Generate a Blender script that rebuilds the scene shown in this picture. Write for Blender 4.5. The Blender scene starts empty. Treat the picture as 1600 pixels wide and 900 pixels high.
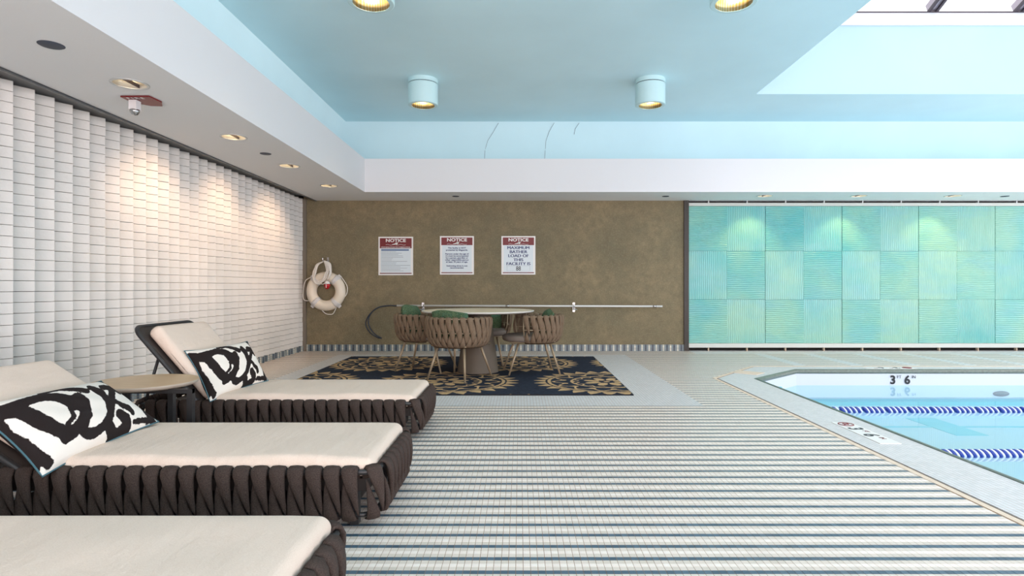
import bpy, bmesh, math, random
import numpy as np
from mathutils import Vector, Matrix
random.seed(7)
PI = math.pi
SC = bpy.context.scene
COL = SC.collection

# ---------------------------------------------------------------- camera
F, VX, VY, H = 930.0, 812.0, 448.0, 1.1
cam = bpy.data.cameras.new('camera'); co = bpy.data.objects.new('camera', cam); COL.objects.link(co)
co.location = (0, 0, H); co.rotation_euler = (PI/2, 0, 0)
cam.sensor_width = 36; cam.lens = F/1600*36
cam.shift_x = -(VX-800)/1600; cam.shift_y = -(450-VY)/1600
cam.clip_start = .02
SC.camera = co

# ---------------------------------------------------------------- world, daylight, exposure
w = bpy.data.worlds.new('world'); SC.world = w; w.use_nodes = True
bg = w.node_tree.nodes['Background']; bg.inputs[0].default_value = (.93, .97, 1, 1); bg.inputs[1].default_value = 1.6
vs = SC.view_settings; vs.view_transform = 'Standard'; vs.look = 'None'; vs.gamma = 1; vs.use_curve_mapping = False
vs.exposure = 0.0
SC.cycles.max_bounces = 8; SC.cycles.diffuse_bounces = 5; SC.cycles.glossy_bounces = 3
SC.cycles.transparent_max_bounces = 10; SC.cycles.transmission_bounces = 4
SC.cycles.caustics_reflective = False; SC.cycles.caustics_refractive = False
SC.cycles.sample_clamp_indirect = 4

def area(name, loc, rot, sx, sy, power, col):
    l = bpy.data.lights.new(name, 'AREA'); l.shape = 'RECTANGLE'; l.size = sx; l.size_y = sy
    l.energy = power; l.color = col
    o = bpy.data.objects.new(name, l); COL.objects.link(o); o.location = loc; o.rotation_euler = rot
    return o
area('skylight_daylight', (6.5, 3.2, 8.2), (0, 0, 0), 7.5, 12, 500, (1, .84, .86))
area('front_fill_daylight', (2.5, -5.6, 1.5), (PI/2+.55, 0, 0), 12, 3.0, 1080, (1, .81, .78))  # unseen fill added behind the camera, tilted up to brighten the ceiling
area('side_window_daylight', (10.9, 3.0, 1.6), (PI/2, 0, PI/2), 12, 2.6, 350, (.95, .86, .89))
def spot(name, loc, target, power, deg, col=(1, .70, .36), blend=.6, r=.03):
    l = bpy.data.lights.new(name, 'SPOT'); l.energy = power; l.spot_size = math.radians(deg); l.spot_blend = blend
    l.color = col; l.shadow_soft_size = r
    o = bpy.data.objects.new(name, l); COL.objects.link(o); o.location = loc
    o.rotation_euler = (Vector(target)-Vector(loc)).to_track_quat('-Z', 'Y').to_euler()
    return o

def inner_light(loc, power):
    l = bpy.data.lights.new('lamp_light', 'POINT'); l.energy = power; l.color = (1, .78, .45); l.shadow_soft_size = .02
    o = bpy.data.objects.new('lamp_light', l); COL.objects.link(o); o.location = loc
# ---------------------------------------------------------------- material helpers
def lin(c):
    return tuple(((v/255)/12.92 if v/255 <= .04045 else ((v/255+.055)/1.055)**2.4) for v in c) + (1,)
class NT:
    def __init__(s, name):
        s.m = bpy.data.materials.new(name); s.m.use_nodes = True; s.t = s.m.node_tree
        s.p = s.t.nodes['Principled BSDF']; s.out = s.t.nodes['Material Output']
    def n(s, typ, **kw):
        nd = s.t.nodes.new('ShaderNode'+typ)
        for k, v in kw.items(): setattr(nd, k, v)
        return nd
    def put(s, sock, v):
        if hasattr(v, 'is_linked') or hasattr(v, 'links'): s.t.links.new(v, sock)
        else: sock.default_value = v
    def math(s, op, a, b=0, c=None, clamp=False):
        nd = s.n('Math', operation=op); nd.use_clamp = clamp
        s.put(nd.inputs[0], a); s.put(nd.inputs[1], b)
        if c is not None: s.put(nd.inputs[2], c)
        return nd.outputs[0]
    def mix(s, f, a, b, blend='MIX'):
        nd = s.n('Mix', data_type='RGBA', blend_type=blend)
        s.put(nd.inputs[0], f); s.put(nd.inputs[6], a); s.put(nd.inputs[7], b)
        return nd.outputs[2]
    def pos(s): return s.n('NewGeometry').outputs['Position']
    def objco(s): return s.n('TexCoord').outputs['Object']
    def noise(s, vec, scale, detail=3, rough=.5):
        nd = s.n('TexNoise'); nd.inputs['Scale'].default_value = scale; nd.inputs['Detail'].default_value = detail
        nd.inputs['Roughness'].default_value = rough
        if vec is not None: s.t.links.new(vec, nd.inputs['Vector'])
        return nd.outputs['Fac']
    def mapr(s, v, a, b, c=0, d=1):
        nd = s.n('MapRange'); s.put(nd.inputs[0], v)
        for i, x in enumerate((a, b, c, d)): nd.inputs[i+1].default_value = x
        return nd.outputs[0]
    def scale(s, vec, v):
        nd = s.n('Vectormath' if False else 'VectorMath', operation='MULTIPLY'); s.put(nd.inputs[0], vec); nd.inputs[1].default_value = v
        return nd.outputs[0]
    def bump(s, h, strength=.3, dist=.01):
        nd = s.n('Bump'); nd.inputs['Strength'].default_value = strength; nd.inputs['Distance'].default_value = dist
        s.put(nd.inputs['Height'], h); s.t.links.new(nd.outputs[0], s.p.inputs['Normal'])
    def base(s, v): s.put(s.p.inputs['Base Color'], v)
    def set(s, rough=.5, metal=0, spec=.5):
        s.p.inputs['Roughness'].default_value = rough; s.p.inputs['Metallic'].default_value = metal
        s.p.inputs['Specular IOR Level'].default_value = spec
def plain(name, c, rough=.5, metal=0, spec=.5, var=0, vs=8, bump=0, bs=60, bd=.003):
    t = NT(name); t.set(rough, metal, spec); c = lin(c)
    if var:
        f = t.noise(t.objco(), vs, 4)
        a = tuple(x*(1-var) for x in c[:3])+(1,); b = tuple(min(1, x*(1+var)) for x in c[:3])+(1,)
        t.base(t.mix(t.mapr(f, .3, .7), a, b))
    else: t.base(c)
    if bump: t.bump(t.noise(t.objco(), bs, 3), bump, bd)
    return t.m

M = {}
M['white_paint'] = plain('white_paint', (224, 224, 226), .7, bump=.12, bs=90)
M['turquoise_paint'] = plain('turquoise_paint', (208, 238, 245), .45, spec=.3, var=.03, vs=1.2)
M['bay_paint'] = plain('bay_paint', (178, 208, 224), .6, var=.02, vs=1)
M['soffit_paint'] = plain('soffit_paint', (240, 242, 244), .85, bump=.25, bs=140)
M['dark_bronze'] = plain('dark_bronze', (40, 34, 28), .45)
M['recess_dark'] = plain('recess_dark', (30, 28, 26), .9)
M['alu'] = plain('alu', (205, 208, 208), .35, .6)
M['bracket'] = plain('bracket', (190, 172, 150), .5)
M['sill'] = plain('sill', (200, 205, 200), .5)
M['corner'] = plain('corner', (120, 112, 100), .8)
M['mullion'] = plain('mullion', (170, 160, 170), .4, .5)
M['gasket'] = plain('gasket', (70, 60, 68), .5)
M['pipe_dark'] = plain('slot_metal', (80, 84, 88), .4, .4)

# painted brick
t = NT('painted_brick'); t.set(.62)
v = t.noise(t.pos(), 2.2, 3)
rnd = t.n('ObjectInfo').outputs['Random']
t.base(t.mix(t.mapr(v, .3, .7), lin((208, 209, 206)), lin((222, 221, 217))))
nz = t.noise(t.pos(), 38, 4); t.bump(nz, .25, .004); M['brick'] = t.m
# brown plaster
t = NT('brown_plaster'); t.set(.8)
a = t.noise(t.pos(), 1.5, 6, .6); b = t.noise(t.pos(), 9, 6, .75); d = t.noise(t.pos(), 45, 3)
c1 = t.mix(t.mapr(a, .35, .65), lin((116, 110, 86)), lin((144, 130, 100)))
c2 = t.mix(t.mapr(b, .3, .75), c1, lin((108, 98, 76)))
c2 = t.mix(t.math('MULTIPLY', t.mapr(d, .5, .8), .5), c2, lin((160, 146, 118)))
t.base(c2); t.bump(b, .15, .006); M['plaster'] = t.m

# floor mosaic
PX, PY, Y0 = .0291, .02856, 2.2943
def mosaic(name, grout=True, striped=True):
    t = NT(name); t.set(.42)
    sp = t.n('SeparateXYZ'); t.t.links.new(t.pos(), sp.inputs[0]); X, Y = sp.outputs[0], sp.outputs[1]
    ux = t.math('DIVIDE', t.math('ADD', X, .0446), PX); uy = t.math('ADD', t.math('DIVIDE', t.math('SUBTRACT', Y, Y0), PY), .5)
    ix, iy = t.math('FLOOR', ux), t.math('FLOOR', uy)
    cb = t.n('CombineXYZ'); t.put(cb.inputs[0], ix); t.put(cb.inputs[1], iy)
    wn = t.n('TexWhiteNoise', noise_dimensions='3D'); t.t.links.new(cb.outputs[0], wn.inputs['Vector']); r = wn.outputs['Value']
    plainc = t.mix(r, lin((206, 210, 212)), lin((220, 222, 224)))
    if striped:
        md = t.math('FLOORED_MODULO', iy, 4)
        isb = t.math('LESS_THAN', md, .5)
        isw = t.math('COMPARE', md, 2, .4)
        sage = t.mix(r, lin((217, 208, 196)), lin((231, 220, 209)))
        c = t.mix(isw, sage, t.mix(r, lin((245, 234, 225)), lin((252, 243, 235))))
        c = t.mix(isb, c, t.mix(r, lin((66, 92, 110)), lin((86, 112, 130))))
        def box(x0, x1, y0, y1):
            q = t.math('MULTIPLY', t.math('GREATER_THAN', X, x0), t.math('LESS_THAN', X, x1))
            q2 = t.math('MULTIPLY', t.math('GREATER_THAN', Y, y0), t.math('LESS_THAN', Y, y1))
            return t.math('MULTIPLY', q, q2)
        m = box(-2.92, 1.70, 5.495, 9.62)
        xm = t.math('FLOORED_MODULO', t.math('SUBTRACT', X, 3.84), .80)
        m2 = t.math('MULTIPLY', t.math('LESS_THAN', xm, .17), box(3.7, 12, 8.3, 9.75))
        m = t.math('MAXIMUM', m, m2)
        m = t.math('MAXIMUM', m, box(2.9, 12, 9.75, 10.4))
        c = t.mix(m, c, plainc)
    else: c = plainc
    if grout:
        fx = t.math('ABSOLUTE', t.math('SUBTRACT', t.math('FRACT', ux), .5)); fy = t.math('ABSOLUTE', t.math('SUBTRACT', t.math('FRACT', uy), .5))
        g = t.math('MAXIMUM', t.math('GREATER_THAN', fx, .466), t.math('MULTIPLY', t.math('GREATER_THAN', fy, .47), .5))
        c = t.mix(g, c, lin((158, 126, 98)))
        t.bump(t.math('SUBTRACT', 1, g), .3, .001)
    st = t.noise(t.pos(), 1.3, 5, .7)
    c = t.mix(t.math('MULTIPLY', t.mapr(st, .55, .8), .15), c, lin((170, 140, 110)))
    t.base(c); return t.m
M['deck'] = mosaic('deck_mosaic'); M['deck_tile'] = mosaic('deck_tile_glaze', grout=False)
M['coping_tile'] = mosaic('coping_mosaic', striped=False)
M['grout'] = plain('grout', (158, 126, 98), .9)
M['cream_stone'] = plain('cream_stone', (222, 206, 186), .7, var=.06, vs=20)
M['drain'] = plain('drain', (92, 68, 48), .8)
M['nosing'] = plain('nosing', (104, 114, 104), .35, var=.2, vs=30)
# skirting mosaic
t = NT('skirting_mosaic'); t.set(.3)
sp = t.n('SeparateXYZ'); t.t.links.new(t.pos(), sp.inputs[0])
s_ = t.math('ADD', sp.outputs[0], t.math('MULTIPLY', sp.outputs[1], 1.0))
ux = t.math('DIVIDE', s_, .0305); uz = t.math('DIVIDE', sp.outputs[2], .0285)
ix = t.math('FLOOR', ux); iz = t.math('FLOOR', uz)
cb = t.n('CombineXYZ'); t.put(cb.inputs[0], ix); t.put(cb.inputs[2], iz)
wn = t.n('TexWhiteNoise', noise_dimensions='3D'); t.t.links.new(cb.outputs[0], wn.inputs['Vector'])
md = t.math('FLOORED_MODULO', ix, 4)
c = t.mix(t.math('COMPARE', md, 0, .4), lin((120, 138, 146)), lin((38, 62, 84)))
c = t.mix(t.math('COMPARE', md, 2, .4), c, lin((214, 214, 202)))
c = t.mix(t.math('MULTIPLY', wn.outputs['Value'], .35), c, lin((90, 100, 104)))
fx = t.math('ABSOLUTE', t.math('SUBTRACT', t.math('FRACT', ux), .5)); fz = t.math('ABSOLUTE', t.math('SUBTRACT', t.math('FRACT', uz), .5))
c = t.mix(t.math('GREATER_THAN', t.math('MAXIMUM', fx, fz), .45), c, lin((110, 100, 88)))
t.base(c); M['skirting'] = t.m
# pool tile
t = NT('pool_plaster'); t.set(.4)
sp = t.n('SeparateXYZ'); t.t.links.new(t.pos(), sp.inputs[0])
below = t.math('LESS_THAN', sp.outputs[2], -.205)
t.base(t.mix(below, lin((212, 218, 226)), lin((190, 220, 236)))); M['pool'] = t.m
M['pool_band'] = plain('pool_band', (138, 208, 226), .4)
M['inlet'] = plain('inlet', (52, 104, 112), .5)
# water
t = NT('pool_water'); nt = t.t
tr = t.n('BsdfTransparent'); tr.inputs[0].default_value = (.93, .985, 1, 1)
gl = t.n('BsdfGlossy'); gl.inputs['Roughness'].default_value = .03
fr = t.n('Fresnel'); fr.inputs[0].default_value = 1.33
nz = t.n('TexNoise'); nz.inputs['Scale'].default_value = 2.2; nz.inputs['Detail'].default_value = 1
nt.links.new(t.pos(), nz.inputs['Vector'])
bp = t.n('Bump'); bp.inputs['Strength'].default_value = .05; bp.inputs['Distance'].default_value = .02
nt.links.new(nz.outputs['Fac'], bp.inputs['Height']); nt.links.new(bp.outputs[0], gl.inputs['Normal'])
mx = t.n('MixShader'); nt.links.new(t.math('MULTIPLY', fr.outputs[0], .36), mx.inputs[0]); nt.links.new(tr.outputs[0], mx.inputs[1]); nt.links.new(gl.outputs[0], mx.inputs[2])
nt.links.new(mx.outputs[0], t.out.inputs[0]); M['water'] = t.m
# window glass
t = NT('window_glass'); nt = t.t
tr = t.n('BsdfTransparent'); gl = t.n('BsdfGlossy'); gl.inputs['Roughness'].default_value = .02
mx = t.n('MixShader'); mx.inputs[0].default_value = .06
nt.links.new(tr.outputs[0], mx.inputs[1]); nt.links.new(gl.outputs[0], mx.inputs[2]); nt.links.new(mx.outputs[0], t.out.inputs[0]); M['glass'] = t.m
# rippled glass wall panels
def ripple(name, vert):
    t = NT(name); t.set(.32, spec=.5)
    P = t.pos(); wv = t.n('TexWave', wave_type='BANDS', bands_direction='X' if vert else 'Z', wave_profile='SIN')
    wv.inputs['Scale'].default_value = 9.5; wv.inputs['Distortion'].default_value = 5.5; wv.inputs['Detail'].default_value = 1.5
    wv.inputs['Detail Scale'].default_value = .55
    sc = t.scale(P, (1, 1, .38) if vert else (.38, 1, 1)); t.t.links.new(sc, wv.inputs['Vector'])
    a = t.noise(P, .75, 3, .6); b = t.noise(t.scale(P, (1, 1, 2.4)), 1.6, 4, .6)
    c = t.mix(t.mapr(a, .36, .62), lin((84, 176, 178)), lin((138, 192, 172)))
    c = t.mix(t.math('MULTIPLY', t.mapr(b, .45, .7), .6), c, lin((116, 182, 188)))
    c = t.mix(t.math('MULTIPLY', wv.outputs['Fac'], .14), c, lin((186, 216, 196)))
    t.base(c); t.bump(wv.outputs['Fac'], .5, .012); return t.m
M['ripple_h'] = ripple('rippled_glass_across', False); M['ripple_v'] = ripple('rippled_glass_upright', True)
# furniture
def felt(name, c):
    t = NT(name); t.set(.95, spec=.2); n1 = t.noise(t.pos(), 260, 2); c = lin(c)
    t.base(t.mix(t.mapr(n1, .3, .75), tuple(x*.65 for x in c[:3])+(1,), tuple(x*1.5 for x in c[:3])+(1,)))
    t.bump(n1, .5, .002); return t.m
M['strap_dark'] = felt('dark_brown_strap', (66, 56, 52)); M['strap_tan'] = felt('taupe_strap', (116, 99, 82))
t = NT('cushion_cloth'); t.set(.9, spec=.2)
n1 = t.noise(t.scale(t.pos(), (60, 160, 160)), 3, 3); n2 = t.noise(t.scale(t.pos(), (1.7, .7, 1.5)), 4.5, 3)
t.base(t.mix(t.mapr(n1, .3, .7), lin((226, 208, 193)), lin((238, 221, 207)))); 
h = t.math('ADD', t.math('MULTIPLY', n1, .12), t.math('MULTIPLY', n2, 1.0)); t.bump(h, .7, .03); M['cushion'] = t.m
M['tan_metal'] = plain('tan_metal', (158, 142, 118), .45, .3)
M['dark_metal'] = plain('dark_metal', (62, 62, 64), .4, .5)
M['shell_dark'] = plain('shell_dark', (48, 42, 40), .6)
M['seat_taupe'] = plain('seat_taupe', (118, 108, 100), .8, bump=.2, bs=200)
M['base_taupe'] = plain('base_taupe', (98, 88, 76), .6, var=.05)
M['table_top'] = plain('table_top', (222, 206, 178), .45, var=.03)
M['table_rim'] = plain('table_rim', (214, 212, 206), .4)
t = NT('pale_wood'); t.set(.42)
g = t.noise(t.scale(t.pos(), (3, 40, 3)), 2.2, 4); t.base(t.mix(t.mapr(g, .3, .7), lin((192, 160, 122)), lin((210, 180, 144)))); M['wood'] = t.m
M['wood_edge'] = plain('wood_edge', (178, 166, 152), .55)
t = NT('green_velvet'); t.set(.9, spec=.2); n1 = t.noise(t.pos(), 85, 3, .7); n2 = t.noise(t.pos(), 11, 3)
c = t.mix(t.mapr(n1, .35, .7), lin((34, 58, 42)), lin((110, 130, 96))); c = t.mix(t.math('MULTIPLY', t.mapr(n2, .5, .75), .7), c, lin((60, 104, 88)))
t.base(c); t.bump(n1, .6, .006); M['velvet'] = t.m
M['piping'] = plain('piping', (70, 110, 122), .7)
def inked(name, ca, cb, rag, bumpy, attr='ink', dry=True):
    t = NT(name); t.set(.9, spec=.15)
    at = t.n('Attribute'); at.attribute_name = attr
    n1 = t.noise(t.objco(), rag, 5, .7)
    v = t.math('ADD', at.outputs['Fac'], t.math('MULTIPLY', t.math('SUBTRACT', n1, .5), .045 if dry else .012))
    t.base(t.mix(t.mapr(v, -.002, .002), ca, cb)); t.bump(t.noise(t.objco(), bumpy, 3), .3, .003); return t.m
M['ink'] = inked('brush_print', lin((40, 34, 34)), lin((236, 230, 222)), 24, 200)
t = NT('rug_pile'); t.set(.95, spec=.1)
at = t.n('Attribute'); at.attribute_name = 'ink'
n1 = t.noise(t.scale(t.pos(), (1, .35, 1)), 30, 4, .7); n2 = t.noise(t.scale(t.pos(), (1, 5, 1)), 26, 3)
v = t.math('ADD', at.outputs['Fac'], t.math('MULTIPLY', t.math('SUBTRACT', n1, .5), .03))
nav = t.mix(t.mapr(n2, .3, .7), lin((30, 36, 46)), lin((54, 62, 78)))
gold = t.mix(t.mapr(n2, .3, .7), lin((184, 152, 110)), lin((206, 178, 138)))
t.base(t.mix(t.mapr(v, -.003, .003), gold, nav)); t.bump(n2, .4, .003); M['rug'] = t.m
M['rug_edge'] = plain('rug_edge', (26, 24, 30), .9)
M['ring_white'] = plain('ring_white', (232, 222, 204), .45)
M['ring_band'] = plain('ring_band', (214, 212, 210), .5)
M['rope'] = plain('rope', (228, 224, 216), .8, bump=.3, bs=300)
M['red'] = plain('red_plastic', (178, 14, 26), .4)
M['deep_red'] = plain('deep_red', (112, 8, 20), .45)
M['sign_white'] = plain('sign_white', (232, 232, 230), .4)
M['sign_blue'] = plain('sign_pale', (214, 226, 232), .4)
M['ink_blue'] = plain('ink_blue', (26, 44, 104), .5)
M['ink_grey'] = plain('ink_grey', (112, 126, 140), .5)
M['ink_steel'] = plain('ink_steel', (84, 112, 152), .5)
M['ink_black'] = plain('ink_black', (22, 26, 32), .5)
M['hook_blue'] = plain('hook_blue', (36, 50, 66), .35)
M['pole_white'] = plain('pole_white', (220, 222, 220), .3, .2)
M['steel'] = plain('steel', (190, 192, 194), .25, .9)
M['reflector'] = plain('reflector', (236, 228, 216), .35, .6)
M['mesh_dark'] = plain('grille_dark', (64, 72, 86), .6)
M['lamp_body'] = plain('lamp_body', (196, 228, 232), .5)
M['float_blue'] = plain('float_blue', (18, 54, 150), .3)
M['float_white'] = plain('float_white', (226, 234, 246), .3)
def emis(name, col, s):
    t = NT(name); t.p.inputs['Emission Color'].default_value = col; t.p.inputs['Emission Strength'].default_value = s; t.base(col); return t.m
M['glow'] = emis('warm_lamp', (1, .78, .42, 1), 5.0); M['glow_dim'] = emis('bulb', (1, .8, .55, 1), 2.5)
# ribbed gold reflector inside lamps
t = NT('gold_reflector'); t.set(.3, .8); tc = t.n('TexCoord')
w_ = t.n('TexWave', wave_type='BANDS', bands_direction='X'); w_.inputs['Scale'].default_value = 14; w_.inputs['Distortion'].default_value = 1
t.t.links.new(tc.outputs['Object'], w_.inputs['Vector'])
t.base(t.mix(w_.outputs['Fac'], lin((236, 200, 110)), lin((255, 240, 200)))); M['gold_reflector'] = t.m

# ---------------------------------------------------------------- mesh helpers
def mk(name, verts, faces, mat, parent=None, smooth=False, loc=None, mats=None):
    me = bpy.data.meshes.new(name); me.from_pydata([tuple(v) for v in verts], [], faces); me.update()
    bm = bmesh.new(); bm.from_mesh(me); bmesh.ops.recalc_face_normals(bm, faces=bm.faces); bm.to_mesh(me); bm.free()
    if smooth: me.shade_smooth()
    me.materials.append(M[mat] if isinstance(mat, str) else mat)
    return link(name, me, parent, loc)
def link(name, me, parent=None, loc=None, rot=None):
    o = bpy.data.objects.new(name, me); COL.objects.link(o)
    if parent: o.parent = parent
    if loc is not None: o.location = loc
    if rot is not None: o.rotation_euler = rot
    return o
def tag(o, label=None, cat=None, group=None, kind=None):
    if label: o['label'] = label
    if cat: o['category'] = cat
    if group: o['group'] = group
    if kind: o['kind'] = kind
    return o
def empty(name, loc, rz=0, **kw):
    o = bpy.data.objects.new(name, None); COL.objects.link(o); o.location = loc; o.rotation_euler = (0, 0, rz)
    o.empty_display_size = .1
    return tag(o, **kw)
class MB:
    def __init__(s): s.v = []; s.f = []
    def add(s, V, Fs):
        k = len(s.v); s.v += [tuple(x) for x in V]; s.f += [tuple(i+k for i in f) for f in Fs]; return s
    def box(s, x0, x1, y0, y1, z0, z1, mtx=None):
        V = [Vector((x, y, z)) for x in (x0, x1) for y in (y0, y1) for z in (z0, z1)]
        if mtx is not None: V = [mtx @ q for q in V]
        return s.add(V, [(0, 1, 3, 2), (4, 6, 7, 5), (0, 4, 5, 1), (2, 3, 7, 6), (0, 2, 6, 4), (1, 5, 7, 3)])
    def tube(s, pts, r, n=8, closed=False):
        pts = [Vector(p) for p in pts]; N = len(pts); rr = r if hasattr(r, '__len__') else [r]*N
        up = None; V = []
        for i, p in enumerate(pts):
            a = pts[(i-1) % N] if (closed or i > 0) else p; b = pts[(i+1) % N] if (closed or i < N-1) else p
            tg = (b-a).normalized()
            if up is None: up = tg.orthogonal().normalized()
            up = (up - tg*up.dot(tg)); up = up.normalized() if up.length > 1e-6 else tg.orthogonal().normalized()
            bi = tg.cross(up)
            V += [p + rr[i]*(math.cos(2*PI*k/n)*up + math.sin(2*PI*k/n)*bi) for k in range(n)]
        Fs = []
        for i in range(N if closed else N-1):
            j = (i+1) % N
            Fs += [(i*n+k, i*n+(k+1) % n, j*n+(k+1) % n, j*n+k) for k in range(n)]
        if not closed: Fs += [tuple(range(n-1, -1, -1)), tuple((N-1)*n+k for k in range(n))]
        return s.add(V, Fs)
    def lathe(s, prof, n=32, c=(0, 0, 0), closed=False):
        V = []; m = len(prof)
        for k in range(n):
            a = 2*PI*k/n
            V += [(c[0]+r*math.cos(a), c[1]+r*math.sin(a), c[2]+z) for r, z in prof]
        Fs = []
        for k in range(n):
            j = (k+1) % n
            for i in range(m if closed else m-1):
                i2 = (i+1) % m
                Fs.append((k*m+i, j*m+i, j*m+i2, k*m+i2))
        if not closed: Fs += [tuple(k*m for k in range(n)), tuple(k*m+m-1 for k in reversed(range(n)))]
        return s.add(V, Fs)
    def prism(s, poly, z0, z1):
        n = len(poly); V = [(x, y, z0) for x, y in poly]+[(x, y, z1) for x, y in poly]
        return s.add(V, [tuple(range(n-1, -1, -1)), tuple(range(n, 2*n))]+[(i, (i+1) % n, (i+1) % n+n, i+n) for i in range(n)])
    def build(s, name, mat, parent=None, smooth=False, loc=None):
        return mk(name, s.v, s.f, mat, parent, smooth, loc)
def box(name, b, mat, parent=None):
    return MB().box(*b).build(name, mat, parent)
def autosmooth(o, deg=35):
    me = o.data
    me.shade_smooth()
    me.set_sharp_from_angle(angle=math.radians(deg)); return o
def rbox_mesh(name, sx, sy, sz, r, n=14, mat='cushion', fn=None):
    """rounded box centred at the origin, smooth"""
    bm = bmesh.new(); V = {}; hx, hy, hz = sx/2, sy/2, sz/2
    def grid(h):  # dense near edges
        q = [-h + r*(i/4) for i in range(4)]; k = n
        q += [-h+r + (2*h-2*r)*i/k for i in range(k+1)]
        return q + [h-r + r*(i/4) for i in range(1, 5)]
    G = [grid(hx), grid(hy), grid(hz) if hz > r*1.05 else [-hz+2*hz*i/8 for i in range(9)]]
    rz = min(r, hz)
    def vert(p):
        key = tuple(round(c, 5) for c in p)
        if key not in V:
            q = Vector(p); inn = Vector((max(-hx+r, min(hx-r, q.x)), max(-hy+r, min(hy-r, q.y)), max(-hz+rz, min(hz-rz, q.z))))
            d = q-inn; d2 = Vector((d.x/r, d.y/r, d.z/rz))
            if d2.length > 1e-9:
                m = max(abs(d2.x), abs(d2.y), abs(d2.z)); d2 = d2.normalized()*m
                q = inn+Vector((d2.x*r, d2.y*r, d2.z*rz))
            if fn: q = fn(q)
            V[key] = bm.verts.new(q)
        return V[key]
    for ax in range(3):
        a, b = [(1, 2), (2, 0), (0, 1)][ax]
        for sgn in (-1, 1):
            c0 = (hx, hy, hz)[ax]*sgn
            for i in range(len(G[a])-1):
                for j in range(len(G[b])-1):
                    P = []
                    for (ii, jj) in ((i, j), (i+1, j), (i+1, j+1), (i, j+1)):
                        p = [0, 0, 0]; p[ax] = c0; p[a] = G[a][ii]; p[b] = G[b][jj]; P.append(vert(p))
                    if sgn < 0: P.reverse()
                    try: bm.faces.new(P)
                    except ValueError: pass
    me = bpy.data.meshes.new(name); bm.to_mesh(me); bm.free(); me.shade_smooth(); me.materials.append(M[mat])
    return me
def text(name, s, size, mat, parent, loc, rot=(PI/2, 0, 0), bold=0, sx=1.0, align='CENTER', ext=.0006):
    cu = bpy.data.curves.new(name, 'FONT'); cu.body = s; cu.size = size; cu.offset = bold*size; cu.extrude = ext
    cu.align_x = align; cu.resolution_u = 3
    tmp = bpy.data.objects.new('tmp', cu); COL.objects.link(tmp)
    dg = bpy.context.evaluated_depsgraph_get(); me = bpy.data.meshes.new_from_object(tmp.evaluated_get(dg))
    bpy.data.objects.remove(tmp)
    me.transform(Matrix.Diagonal((sx, 1, 1, 1))); me.materials.clear(); me.materials.append(M[mat])
    return link(name, me, parent, loc, rot)

# ================================================================ STRUCTURE
XL, XR, YN, YF = -3.95, 10.2, -4.6, 10.2
ZS, ZB, ZC = 2.575, 3.094, 3.79
# ---- floor with the pool hole
POOL = [(2.84, YN+.6), (2.84, 7.10), (3.66, 7.87), (9.4, 7.87), (9.4, YN+.6)]
COPE = [(2.38, YN+.6), (2.38, 7.14), (3.22, 8.17), (9.9, 8.17), (9.9, YN+.6)]
CREAM = [(2.32, YN+.6), (2.32, 7.165), (3.19, 8.235), (9.9, 8.235), (9.9, YN+.6)]
tz0 = Y0-PY*8.5; tz1 = tz0+PY*44; tx0 = -.0446-PX*125; tx1 = -.0446+PX*81
b = MB()
b.prism([(XL, YN), (2.32, YN), (2.32, tz0), (XL, tz0)], -.1, 0)
b.prism([(XL, tz0), (tx0, tz0), (tx0, tz1), (XL, tz1)], -.1, 0)
b.prism([(XL, tz1), (2.32, tz1), (2.32, 7.165), (3.19, 8.235), (XR, 8.235), (XR, 10.45), (XL, 10.45)], -.1, 0)
floor = b.build('floor', 'deck'); tag(floor, kind='structure')
gb = MB().prism([(tx0, tz0), (2.32, tz0), (2.32, tz1), (tx0, tz1)], -.1, -.0016).build('grout_bed', 'grout', floor)
tm = MB(); e = .00105
tm.box(-PX/2+e, PX/2-e, -PY/2+e, PY/2-e, -.006, 0); tme = tm.build('tile', 'deck_tile', floor).data
first = bpy.data.objects['tile']
rest = MB(); cnt = 0
for j in range(44):
    for i in range(206):
        cx = tx0+PX*(i+.5); cy = tz0+PY*(j+.5)
        px, py = VX+F*cx/cy, VY+F*H/cy
        dz = -.0004*random.random()
        if 600 < px < 1610 and py < 905 and cnt < 300 and j >= 7:
            if cnt == 0: first.location = (cx, cy, dz)
            else: link('tile', tme, floor, (cx, cy, dz))
            cnt += 1
        else:
            xe = min(cx+PX/2-e, 2.318)
            if cx-PX/2+e < xe: rest.box(cx-PX/2+e, xe, cy-PY/2+e, cy+PY/2-e, -.006, dz)
o = rest.build('mosaic_tiles', 'deck_tile', floor); tag(o, kind='stuff')
# ---- coping, nosing, basin, water
def ring_faces(A, B, z0, z1):
    """open strip between polylines A and B (same count), as a solid"""
    n = len(A); V = []; Fs = []
    for (a, c) in zip(A, B): V += [(a[0], a[1], z0), (a[0], a[1], z1), (c[0], c[1], z0), (c[0], c[1], z1)]
    for i in range(n-1):
        k = 4*i; m = k+4
        Fs += [(k+1, m+1, m+3, k+3), (k, k+2, m+2, m), (k, m, m+1, k+1), (k+2, k+3, m+3, m+2)]
    return V, Fs
cream = MB(); GR = [(2.358, YN+.6), (2.358, 7.149), (3.211, 8.194), (9.9, 8.194)]
cream.add(*ring_faces(CREAM[:4], GR, -.1, .002)); o = cream.build('trim_1', 'cream_stone'); tag(o, kind='structure')
g = MB(); g.add(*ring_faces(GR, COPE[:4], -.1, -.006)); o = g.build('trim_2', 'drain'); tag(o, kind='structure')
c = MB(); NI = [(2.80, YN+.6), (2.80, 7.115), (3.645, 7.905), (9.4, 7.905)]
c.add(*ring_faces(COPE[:4], NI, -.1, .001)); coping = c.build('floor_coping', 'coping_tile'); tag(coping, kind='structure')
ns = MB()
P = [(2.822, YN+.6), (2.822, 7.108), (3.652, 7.888), (9.4, 7.888)]
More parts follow.
